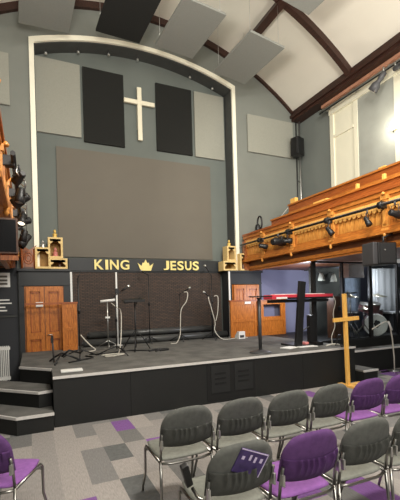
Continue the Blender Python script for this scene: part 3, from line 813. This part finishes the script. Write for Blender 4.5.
mic_stand(3.32, 8.55, 1.15, 'black microphone stand with white cable left of the far pair', (.1, -.02, .06), .28)
mic_stand(4.22, 8.6, 1.62, 'tall black microphone stand nearest the right door', (-.06, .02, .1), .3)
mic_stand(4.08, 8.35, 1.02, 'shorter microphone stand with white cable near the right door', (-.05, .02, .05), .26)
# low silver stand at left of the white pole
o = thing('microphone_stand', 'short silver microphone stand with horizontal head left of white pole', 'microphone stand', (1.56, 8.5, ZS))
tripod_legs(o, .24, .14, 'steel'); MB().tube([(0, 0, .1), (0, 0, 1.0)], .014, 8).build('pole', 'steel', o)
MB().tube([(-.15, 0, 1.02), (.17, 0, 1.05)], .03, 10).build('head', 'white', o)
MB().box((0, 0, .66), (.1, .03, .04)).build('clip', 'white', o)
o = thing('white_pole', 'slim white upright pole standing before the woven screen', 'pole', (1.80, 8.62, ZS))
MB().tube([(0, 0, 0), (0, 0, 1.68)], .02, 8).build('pole', 'white', o)
MB().lathe([(.11, 0), (.11, .012), (.03, .03)], n=18).build('foot', 'white', o)
MB().box((-.0, -.02, 1.25), (.08, .06, .12), bev=.01).build('clamp', 'black', o)
o = thing('white_pole', 'slim white upright strip at the corner of the right door enclosure', 'pole', (4.735, 8.6, ZS))
MB().span(-.02, .02, -.015, .015, 0, 1.72).build('strip', 'white', o)
MB().span(-.04, .03, -.04, .04, 0, .012).build('foot', 'white', o)
# music stand
o = thing('music_stand', 'black music stand with tilted tray and tripod on the stage', 'music stand', (1.93, 7.5, ZS))
tripod_legs(o, .32, .42, a0=.2); MB().tube([(0, 0, .06), (0, 0, .98)], .014, 8).build('pole', 'black', o)
MB().box((-.03, 0, 1.02), (.42, .26, .02), Matrix.Rotation(R(14), 3, 'X') @ Matrix.Rotation(R(-6), 3, 'Y')).build('tray', 'black', o)
MB().box((-.03, -.125, 1.01), (.42, .02, .05)).build('tray_lip', 'black', o)
MB().tube([(0, 0, .9), (.12, .02, 1.1)], .01, 6).build('bracket', 'black', o)
# guitar stand at left
o = thing('guitar_stand', 'low black guitar stand at the left front of the stage', 'guitar stand', (.45, 6.7, ZS))
tripod_legs(o, .3, .16, a0=.1, rad=.016)
MB().tube([(.0, 0, .1), (.12, 0, .2), (.3, -.02, .14), (.34, -.1, .2)], .017, 8).build('cradle', 'black', o)
MB().tube([(-.12, .03, .012), (-.14, .02, .45)], .014, 8).build('upright', 'darkgrey', o)
MB().box((-.14, .02, .4), (.04, .04, .12)).build('sleeve', 'black', o)
# stage floor clutter
def flat_box(name, x, y, sx, sy, sz, rz, m, label, cat):
    o = MB().box((0, 0, sz / 2), (sx, sy, sz), bev=min(.006, sz * .3)).build(name, m); o.location = (x, y, ZS + .001); o.rotation_euler = (0, 0, rz); return tag(o, label, cat)
flat_box('floor_socket_plate', .52, 5.76, .3, .16, .025, R(-2), 'white', 'white socket plate on the deck near left front corner', 'socket')
flat_box('paper_sheet', 4.62, 6.0, .34, .24, .012, R(20), 'paper', 'white sheets on the deck below the keyboard', 'paper')
flat_box('paper_sheet', 4.98, 5.95, .42, .2, .014, R(-8), 'paper', 'long white sheet beside the pink card on the deck', 'paper')
flat_box('pink_card', 5.05, 6.08, .1, .14, .08, R(10), 'pink', 'pink card on the deck beside the white sheets', 'card')
flat_box('pedal_box', 5.32, 6.02, .2, .16, .07, R(10), 'blackplastic', 'small black pedal box at right of the white sheets', 'pedal')
def cable(pts, r, m, label, closed=False):
    c_ = sum((Vector(p) for p in pts), Vector()) / len(pts); c_.z = pts[-1][2]
    # smooth by Catmull-Rom
    P = [Vector(p) for p in pts]; out = []
    for i in range(len(P) - 1):
        p0 = P[max(i - 1, 0)]; p1 = P[i]; p2 = P[i + 1]; p3 = P[min(i + 2, len(P) - 1)]
        for k in range(6):
            u = k / 6
            out.append(.5 * ((2 * p1) + (p2 - p0) * u + (2 * p0 - 5 * p1 + 4 * p2 - p3) * u * u + (3 * p1 - p0 - 3 * p2 + p3) * u ** 3))
    out.append(P[-1])
    o = MB().tube(out, r, 6).build('microphone_cable', m, loc=c_); return tag(o, label, 'cable')
zf = ZS + .014
cable([(3.42, 8.52, 1.88), (3.50, 8.48, 1.86), (3.46, 8.46, 1.66), (3.33, 8.50, 1.45), (3.30, 8.50, 1.1), (3.26, 8.44, .85), (3.08, 8.2, zf), (2.9, 8.1, zf)], .011, 'whitecable', 'white cable hanging from left microphone of the far pair')
cable([(4.02, 8.36, 1.74), (3.98, 8.3, 1.7), (4.06, 8.29, 1.4), (4.14, 8.3, 1.1), (4.12, 8.28, .9), (4.3, 8.2, zf), (4.8, 8.25, zf), (5.0, 8.2, zf)], .011, 'whitecable', 'white cable hanging from the shorter stand near the right door')
cable([(4.15, 8.34, 1.76), (4.24, 8.31, 1.74), (4.22, 8.29, 1.4), (4.15, 8.27, 1.15)], .009, 'whitecable', 'short white cable loop beside the shorter stand')
cable([(1.63, 8.4, 1.66), (1.72, 8.2, 1.55), (1.66, 7.6, 1.5), (1.62, 7.4, 1.2), (1.55, 7.2, .85), (1.45, 7.0, zf), (1.3, 6.85, zf), (1.2, 6.9, zf), (1.3, 7.0, zf), (1.45, 6.9, zf)], .009, 'whitecable', 'pale cable falling from the silver stand to coils on deck')
cable([(1.2, 6.9, zf + .02), (1.4, 6.8, zf + .02), (1.55, 6.9, zf + .02), (1.35, 7.02, zf + .02), (1.15, 6.95, zf + .02)], .010, 'whitecable', 'pale coil of cable lying by the front microphone stand')
cable([(.95, 8.3, 1.0), (1.02, 8.2, .9), (1.12, 8.1, .78), (1.2, 8.0, zf), (1.0, 7.8, zf)], .013, 'whitecable', 'pale cable curving to the deck beside the left gate')
cable([(1.0, 7.4, zf), (1.3, 7.3, zf), (1.7, 7.5, zf), (2.1, 7.3, zf), (2.35, 7.2, zf), (2.2, 7.05, zf)], .012, 'black', 'black cable lying across the deck by the music stand')
cable([(2.1, 7.15, zf), (2.3, 7.25, zf + .01), (2.5, 7.15, zf + .01), (2.3, 7.08, zf)], .02, 'black', 'black cable coil at right of the music stand')
cable([(.55, 6.55, zf), (.8, 6.75, zf), (1.0, 6.95, zf), (.9, 7.2, zf)], .013, 'black', 'black cable on the deck beside the guitar stand')
# small white box on the stage by right gate
o = thing('stage_wedge', 'small black floor wedge with white label near the right gate', 'loudspeaker', (4.78, 8.2, ZS))
MB().prism([(-.1, 0), (.1, 0), (.1, .06), (-.02, .18), (-.1, .18)], YZ, -.09, .09).build('cabinet', 'white', o)
MB().box((.0, -.1, .06), (.12, .012, .06)).build('grille', 'darkgrey', o)
# round-base stand with flat top in front of the keyboard
o = thing('round_base_stand', 'dark grey stand with round base and flat top, before the keyboard', 'stand', (3.79, 5.78, ZS))
MB().lathe([(.20, 0), (.20, .012), (.14, .03), (.04, .06)], n=24).build('base', 'darkgrey', o)
MB().tube([(0, 0, .03), (0, 0, 1.0)], .032, 12).build('pole', 'darkgrey', o)
MB().lathe([(.03, .96), (.05, 1.0)], n=14).build('collar', 'darkgrey', o)
MB().box((.03, 0, 1.02), (.36, .24, .022), bev=.004).build('top', 'black', o)
# keyboard on stand
kb = thing('keyboard', 'long red stage keyboard', 'keyboard', (5.06, 6.22, 1.635), R(1))
MB().box((0, 0, .05), (1.58, .3, .09), bev=.015).build('shell', 'red', kb)
MB().box((.0, .02, .102), (1.3, .14, .014)).build('keys', 'keys', kb)
o = MB().box((-.56, -.152, .03), (.26, .008, .035)).build('back_label', 'white', kb); o['label'] = 'white lettering strip'
MB().box((.1, -.151, .02), (1.36, .006, .035)).build('under_strip', 'blackplastic', kb)
ks = thing('keyboard_stand', 'black column keyboard stand with tilted screen arm', 'stand', (5.02, 6.3, ZS))
MB().box((-.12, -.29, .66), (.15, .07, 1.30), Matrix.Rotation(R(6), 3, 'Y'), bev=.008).build('column', 'black', ks)
MB().box((0, -.05, .02), (.5, .5, .035), bev=.008).build('base', 'black', ks)
MB().span(-.7, .75, -.16, .0, .89, .95).build('carrier', 'black', ks)
MB().tube([(-.02, -.2, .3), (.3, -.15, .42), (.34, -.12, .12)], .014, 7).build('brace', 'darkgrey', ks)
MB().span(.2, .3, -.2, -.1, .04, .62).build('second_leg', 'black', ks)
cable([(5.84, 6.1, 1.7), (5.87, 6.05, 1.55), (5.8, 6.05, 1.3), (5.84, 6.05, 1.05), (5.68, 5.98, .85), (5.6, 5.9, zf), (5.4, 5.8, zf)], .007, 'whitecable', 'pale cable dangling from the right end of the keyboard')
cable([(5.5, 5.7, zf), (5.55, 5.65, .9), (5.6, 5.62, .82), (5.66, 5.6, zf), (5.5, 5.55, zf)], .014, 'black', 'black curled cable at the right front corner of the stage')
cable([(5.3, 5.75, zf), (5.45, 5.7, zf + .03), (5.62, 5.72, zf), (5.5, 5.85, zf)], .014, 'whitecable', 'white tangled cable at right front corner of the stage')

# ---------------------------------------------------------------- drum booth under the balcony
dz = .68
db = thing('drum_booth', 'black framed clear acrylic drum screen under the balcony', 'screen', (6.6, 6.32, dz))
for x, wd in ((-1.07, .09), (-.26, .04), (.60, .085), (1.5, .05)):
    MB().span(x - wd / 2, x + wd / 2, -.03, .03, 0, 1.72).build('post', 'black', db)
for xa, xb in ((-1.02, -.29), (-.23, .55), (.65, 1.47)):
    MB().span(xa, xb, -.006, .006, .03, 1.70).build('pane', 'glass', db)
    MB().span(xa, xb, -.02, .02, 0, .03).build('bottom_rail', 'black', db)
MB().span(-1.1, 1.52, -.03, .03, 1.72, 1.76).build('top_rail', 'black', db)
# cloths behind
o = MB().span(6.5, 7.5, 7.55, 7.6, dz, 2.42).build('dark_curtain', 'darkcloth', loc=(7.0, 7.55, dz)); tag(o, 'dark cloth partition behind the left pane of the drum booth', 'curtain')
for k, (x0, x1, y, z0, z1, m, lb) in enumerate(((8.35, 8.95, 8.2, dz, 2.3, 'bluecloth', 'grey blue cloth banner behind the drum kit'), (8.42, 8.74, 7.4, dz, 2.40, 'banner', 'narrow pale grey banner right of the booth post'), (8.8, 9.55, 7.45, dz, 2.42, 'banner', 'wide pale grey banner at the picture edge'))):
    b = MB(); b.grid(lambda u, v: (Vector((x0 + (x1 - x0) * u, y + .012 * math.sin(u * 18), z0 + (z1 - z0) * v)), Vector((x0 + (x1 - x0) * u, y + .02 + .012 * math.sin(u * 18), z0 + (z1 - z0) * v))), 24, 2)
    o = b.build('cloth_banner', m, loc=((x0 + x1) / 2, y, z0)); tag(o, lb, 'banner')
o = MB().span(7.0, 7.5, 6.75, 7.05, 2.12, 2.455).build('wooden_box', 'brown', loc=(7.25, 6.9, 2.12)); tag(o, 'dark brown wooden box fixed under the balcony in the booth', 'box')
o = thing('cajon', 'brown upright wooden panel behind the left booth pane', 'panel', (6.62, 6.85, dz))
MB().span(-.13, .2, -.12, .12, 0, 1.0, bev=.01).build('body', 'brown', o)
MB().lathe([(.06, 0), (.05, .004)], Matrix.Translation((.03, -.121, .7)) @ Matrix.Rotation(R(90), 4, 'X'), 16).build('sound_hole', 'black', o)
def wall_lamp(x, y, z, label):
    o = thing('clip_lamp', label, 'lamp', (x, y, z))
    MB().lathe([(.035, 0), (.05, .03), (.08, .14), (.085, .2)], Matrix.Rotation(R(180), 4, 'X'), 14).build('lamp_shade', 'panelgrey', o)
    MB().tube([(0, 0, -.02), (0, .12, .05)], .01, 6).build('arm', 'steel', o)
wall_lamp(6.76, 7.43, 2.28, 'pale shaded lamp clipped at left on the booth cloth')
wall_lamp(7.17, 7.43, 2.25, 'pale shaded lamp clipped at right on the booth cloth')
b = MB(); b.prism([(8.62, 2.4), (9.4, 2.4), (9.4, .7), (8.95, .7)], XZ, 6.75, 6.79)
tag(b.build('black_curtain', 'black', loc=(9.1, 6.77, .7)), 'black slanting curtain at the right edge before the wide grey banner', 'curtain')
# drum kit
kit = thing('drum_kit', 'drum kit with white bass drum head and chrome stands behind the screen', 'drum kit', (7.6, 7.0, dz))
T = Matrix.Translation((.14, -.3, .27)) @ Matrix.Rotation(R(-40), 4, 'Z') @ Matrix.Rotation(R(90), 4, 'X')
bd = MB().lathe([(.255, -.2), (.262, -.19), (.262, .19), (.255, .2)], T, 28).build('bass_drum', 'drumshell', kit)
MB().lathe([(.262, .17), (.27, .18), (.27, .215), (.25, .222)], T, 28).build('hoop', 'white', bd)
MB().lathe([(.248, .215), (.24, .219)], T, 28).build('drum_head', 'drumhead', bd)
Tl = T @ Matrix.Translation((.03, .03, .22))
b = MB(); b.prism([(.08 * math.cos(a) * (1 if k % 2 else .8), .1 * math.sin(a) * (1 if k % 3 else .75)) for k, a in enumerate([2 * PI * j / 14 for j in range(14)])], lambda u, v, h: Tl @ Vector((u, v, h)), 0, .004); b.build('emblem', 'black', bd)
def drum(x, y, z, r, h, tilt, name):
    T = Matrix.Translation((x, y, z)) @ Matrix.Rotation(tilt, 4, 'X')
    d = MB().lathe([(r * .97, 0), (r, .01), (r, h - .01), (r * .97, h)], T, 22).build(name, 'drumshell', kit)
    MB().lathe([(r * 1.03, h - .03), (r * 1.04, h), (r * .98, h + .006)], T, 22).build('hoop', 'chrome', d)
    MB().lathe([(r * .97, h + .001), (r * .9, h + .004)], T, 22).build('drum_head', 'drumhead', d)
drum(.04, -.08, .60, .14, .2, R(18), 'tom_drum'); drum(.38, -.06, .60, .15, .2, R(18), 'tom_drum')
drum(-.35, .15, .42, .18, .16, R(3), 'snare_drum'); drum(.75, .2, .25, .2, .36, 0, 'floor_tom')
def cym(x, y, z, r, tilt):
    b = MB(); b.lathe([(r, 0), (r * .6, .018), (r * .2, .03), (r * .14, .05), (.01, .06)], Matrix.Translation((x, y, z)) @ Matrix.Rotation(tilt, 4, 'X'), 24)
    c_ = b.build('cymbal', 'brass', kit)
    MB().tube([(x, y, z + .08), (x, y, .25), ], .012, 7).build('cymbal_pole', 'chrome', c_)
    bb = MB()
    for k in range(3): bb.tube([(x, y, .3), (x + .25 * math.cos(2.1 * k + .5), y + .25 * math.sin(2.1 * k + .5), .012)], .012, 6)
    bb.build('cymbal_tripod', 'chrome', c_)
cym(-.45, -.12, .98, .2, R(12)); cym(-.1, .3, 1.05, .24, R(-10)); cym(.7, .05, .98, .24, R(12)); cym(-.2, -.3, .66, .17, R(4))
o = thing('drum_stool', 'round black drum stool behind the drum kit', 'stool', (8.0, 7.6, dz))
tripod_legs(o, .24, .3, 'chrome'); MB().tube([(0, 0, .2), (0, 0, .48)], .018, 8).build('pole', 'chrome', o)
MB().lathe([(.15, .46), (.17, .48), (.17, .54), (.14, .57)], n=20).build('seat', 'black', o)
o = thing('black_case', 'black equipment case at right of the bass drum', 'case', (8.95, 7.1, dz))
MB().span(-.34, .5, -.25, .25, 0, .5, bev=.01).build('body', 'black', o); MB().span(-.36, .52, -.27, .27, .5, .54).build('lid', 'banner', o)

# ---------------------------------------------------------------- standing wooden cross and bent silver stand
c = thing('standing_cross', 'tall pale pine cross standing on the floor before the stage', 'cross', (5.27, 5.17, 0), R(3))
c.rotation_euler = (0, R(-1.4), R(3))
MB().span(-.03, .03, -.03, .03, .02, 1.71, bev=.004).build('upright', 'crosswood', c)
MB().span(-.32, .32, -.04, -.0, 1.21, 1.28, bev=.004).build('crossbar', 'crosswood', c)
b = MB(); b.span(-.04, .34, -.05, .05, 0, .045, bev=.004); b.span(-.05, .05, -.25, .2, 0, .04, bev=.004); b.build('foot', 'crosswood', c)
o = thing('bent_silver_stand', 'thin bent silver stand on the floor at the right', 'stand', (7.2, 5.75, 0))
MB().tube([(0.02, 0, .02), (.02, 0, .3), (-.02, 0, .7), (-.08, 0, 1.0), (-.13, 0, 1.09), (-.24, 0, 1.09), (-.42, 0, 1.03), (-.62, 0, .95)], .014, 8).build('pole', 'whitecable', o)
MB().tube([(-.03, 0, .9), (-.13, 0, 1.09)], .024, 8).build('grip', 'white', o)
MB().lathe([(.13, 0), (.13, .012), (.03, .03)], n=22).build('base', 'steel', o)
MB().box((-.24, .02, .012), (.2, .05, .022)).build('foot', 'black', o)

# ---------------------------------------------------------------- chairs
def make_chair(fab, seatm, pock, label):
    o = thing('stacking_chair', label, 'chair')
    hw = .215
    # side frames
    for s in (-1, 1):
        x = s * hw
        MB().tube([(x * 1.04, -.25, .012), (x * 1.02, -.235, .2), (x, -.215, .44)], .011, 8).build('rear_leg', 'chrome', o)
        MB().tube([(x, -.215, .44), (x * .99, -.232, .56), (x * .99, -.262, .66)], .010, 8).build('back_upright', 'chrome', o)
        MB().tube([(x * 1.06, .27, .012), (x * 1.06, .255, .06), (x * 1.02, .20, .2), (x * 1.01, .2, .4), (x, .17, .43), (x, .1, .432), (x, -.215, .432)], .011, 8).build('front_leg', 'chrome', o)
        MB().box((x * 1.0, -.256, .58), (.016, .034, .07), bev=.005).build('side_plate', 'steel', o)
    MB().tube([(-hw, -.215, .425), (-hw * .6, -.228, .415), (hw * .6, -.228, .415), (hw, -.215, .425)], .010, 8).build('rear_rail', 'chrome', o)
    MB().tube([(-hw, .19, .39), (hw, .19, .39)], .009, 8).build('front_rail', 'chrome', o)
    # seat pad: rounded slab
    def seat(u, v):
        a, b_ = 2 * u - 1, 2 * v - 1
        k = 1 - .10 * abs(a) ** 4 * abs(b_) ** 2
        x = a * .22 * k; y = .0 + b_ * .215 * k
        edge = max(abs(a), abs(b_)) ** 6
        z = .468 - .018 * edge + .008 * b_
        return Vector((x, y, z)), Vector((x * .97, y * .97, .435))
    MB().grid(seat, 16, 16).build('seat', seatm, o)
    # backrest: rounded-top padded shell leaning backwards
    z0, z1 = .535, .858
    def wid(v):
        return .215 * (1 - max(0, v - .45) ** 2.6 * 1.25) if v < .999 else .215 * .62
    def back(u, v):
        a = 2 * u - 1
        top = 1 - .10 * abs(a) ** 2.6
        zz = z0 + (z1 - z0) * v * (top if v > 0 else 1) + .02 * abs(a) ** 2 * (1 - v)
        wd = .218 * (1 - .34 * max(0, (v - .4) / .6) ** 3.0)
        x = a * wd
        lean = -.225 - (zz - .5) * .26
        cur = .035 * a * a
        e = max(abs(a), abs(2 * v - 1)) ** 7
        return Vector((x, lean + cur - .028 * (1 - .85 * e), zz)), Vector((x, lean + cur + .022 * (1 - .85 * e), zz))
    MB().grid(back, 20, 16).build('backrest', fab, o)
    # elasticated pocket on the rear of the backrest
    def pocket(u, v):
        a = 2 * u - 1
        vv = v * .55
        p, _ = back(.5 + .5 * a * .97, max(.03, vv))
        top = max(0, v - .2) / .8
        fold = .5 + .5 * math.sin(a * 24 + 2.2 * math.sin(a * 5 + 1.3) + 1.5 * math.sin(a * 2.2 + .4) + 1.2 * (1 - v))
        ruf = fold ** 2 * (1 - abs(a) ** 6)
        d = .006 + .020 * math.sin(PI * min(1, v * 1.1)) * (1 - a * a) + .042 * ruf * top ** 1.5 * (1 - .5 * max(0, v - .85) / .15)
        sag = .022 * (1 - a * a) * top
        q = Vector((p.x, p.y - d, p.z - sag + .012 * ruf * top))
        return q, Vector((p.x, p.y + .001, p.z - sag))
    MB().grid(pocket, 96, 14).build('pocket', pock, o)
    return o
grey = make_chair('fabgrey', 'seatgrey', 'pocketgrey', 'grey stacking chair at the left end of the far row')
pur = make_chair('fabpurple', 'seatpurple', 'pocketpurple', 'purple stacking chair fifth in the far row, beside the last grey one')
YF, YN = 2.94, 2.08
grey.location = (1.08, YF, 0)
dup(grey, (1.56, YF, 0), 0, 'grey stacking chair second from the left in the far row', 'grey chairs in two rows')
dup(grey, (2.045, YF, 0), 0, 'grey stacking chair third from the left in the far row', 'grey chairs in two rows')
dup(grey, (2.52, YF, 0), 0, 'grey stacking chair in the far row next to the first purple chair', 'grey chairs in two rows')
grey['group'] = 'grey chairs in two rows'
pur.location = (3.0, YF, 0); pur['group'] = 'purple chairs'
pur['label'] = 'purple stacking chair in the far row below the standing cross'
dup(pur, (3.46, YF, 0), 0, 'purple stacking chair in the far row cut by the right edge', 'purple chairs')
ca = dup(grey, (1.08, YN + .05, 0), 0, 'grey stacking chair with a booklet in its back pocket', 'grey chairs in two rows')
dup(pur, (1.54, YN, 0), 0, 'purple stacking chair in the near row between grey chairs', 'purple chairs')
dup(grey, (2.01, YN, 0), 0, 'grey stacking chair in the near row right of the purple chair', 'grey chairs in two rows')
dup(grey, (2.49, YN, 0), 0, 'grey stacking chair in the near row cut by the right edge', 'grey chairs in two rows')
dup(pur, (-.23, 3.08, 0), R(-25), 'purple stacking chair alone at the left edge, turned to the right', 'purple chairs')
# writing arm folded beside the booklet chair
MB().box((-.28, -.10, .64), (.045, .035, .17), Matrix.Rotation(R(-20), 3, 'Y') @ Matrix.Rotation(R(20), 3, 'X'), bev=.008).build('arm_pad', 'blackplastic', ca)
MB().tube([(-.255, -.12, .57), (-.24, -.17, .53), (-.215, -.235, .53)], .011, 7).build('arm_bracket', 'chrome', ca)
bk = thing('booklet', 'purple printed booklet tucked in the pocket of a grey chair', 'booklet', (1.095, 1.806, .694))
rb = Matrix.Rotation(R(23), 3, 'Y') @ Matrix.Rotation(R(14.6), 3, 'X')
MB().box((0, 0, .045), (.185, .008, .145), rb).build('cover', 'booklet', bk)
for x, z, w_, h_ in ((0, .069, .185, .006), (.09, 0, .005, .145), (-.06, .02, .018, .02), (-.015, .03, .014, .034), (.02, .024, .014, .034), (.06, .026, .018, .026)):
    MB().box(rb @ Vector((x, -.0045, z)) + Vector((0, 0, .045)), (w_, .002, h_), rb).build('printed_mark', 'lilac', bk)

# ---------------------------------------------------------------- lights
def area(name, loc, target, size, power, col=(1, .95, .87)):
    l = bpy.data.lights.new(name, 'AREA'); l.energy = power; l.size = size; l.color = col
    o = bpy.data.objects.new(name, l); COL.objects.link(o); o.location = loc
    o.rotation_euler = (Vector(target) - Vector(loc)).to_track_quat('-Z', 'Y').to_euler()
    return o
area('hall_wash_light', (1.5, -2.5, 5.5), (2.9, 7, 1.4), 3.0, 390)
area('balcony_uplight', (.3, 2.2, 4.2), (3.4, 4.6, 8.6), .9, 290)
area('balcony_uplight', (5.8, 2.0, 4.4), (3.4, 4.6, 8.6), .9, 150)
area('hall_ceiling_light', (2.6, 2.2, 7.2), (2.6, 2.8, 0), 1.2, 420)
def spot(name, loc, target, power, ang, blend=.6, col=(1, .97, .9)):
    l = bpy.data.lights.new(name, 'SPOT'); l.energy = power; l.spot_size = R(ang); l.spot_blend = blend; l.shadow_soft_size = .25; l.color = col
    o = bpy.data.objects.new(name, l); COL.objects.link(o); o.location = loc
    o.rotation_euler = (Vector(target) - Vector(loc)).to_track_quat('-Z', 'Y').to_euler()
spot('wall_fill_spot', (.6, -1.5, 5.2), (6.6, 8.8, 4.2), 1500, 38)  # added fill from behind the camera, brightens right part of back wall
def point(name, loc, power, r=.08, col=(1, .93, .8)):
    l = bpy.data.lights.new(name, 'POINT'); l.energy = power; l.shadow_soft_size = r; l.color = col
    o = bpy.data.objects.new(name, l); COL.objects.link(o); o.location = loc; return o
point('floodlight_bulb', (7.0, 5.62, 5.30), 22)
point('under_balcony_fill', (6.2, 7.3, 1.8), 60, .1, (.86, .88, 1))  # added fill without a fitting, brightens the lavender wall below the balcony
point('drum_booth_fill', (8.1, 6.75, 2.25), 90, .1, (.95, .96, 1))  # added fill without a fitting, lifts the drums and banners out of darkness

wd = bpy.data.worlds.new('hall_world'); S.world = wd; wd.use_nodes = True
bg = wd.node_tree.nodes['Background']; bg.inputs[0].default_value = (1, .97, .92, 1); bg.inputs[1].default_value = .27

# ---------------------------------------------------------------- camera
cam = bpy.data.cameras.new('camera'); co = bpy.data.objects.new('camera', cam); COL.objects.link(co)
cam.sensor_fit = 'AUTO'; cam.sensor_width = 36; cam.lens = 375 / 500 * 36
cam.shift_y = 51 / 500; cam.clip_start = .05
yaw = R(24.3); roll = R(1.6)
fwd = Vector((math.sin(yaw), math.cos(yaw), 0)); rt = Vector((math.cos(yaw), -math.sin(yaw), 0)); up = Vector((0, 0, 1))
r2 = rt * math.cos(roll) - up * math.sin(roll); u2 = rt * math.sin(roll) + up * math.cos(roll)
Mx = Matrix((r2, u2, -fwd)).transposed().to_4x4(); Mx.translation = Vector((0, 0, H))
co.matrix_world = Mx
S.camera = co
S.view_settings.view_transform = 'Standard'; S.view_settings.look = 'None'
S.view_settings.exposure = 0; S.view_settings.gamma = 1; S.view_settings.use_curve_mapping = False
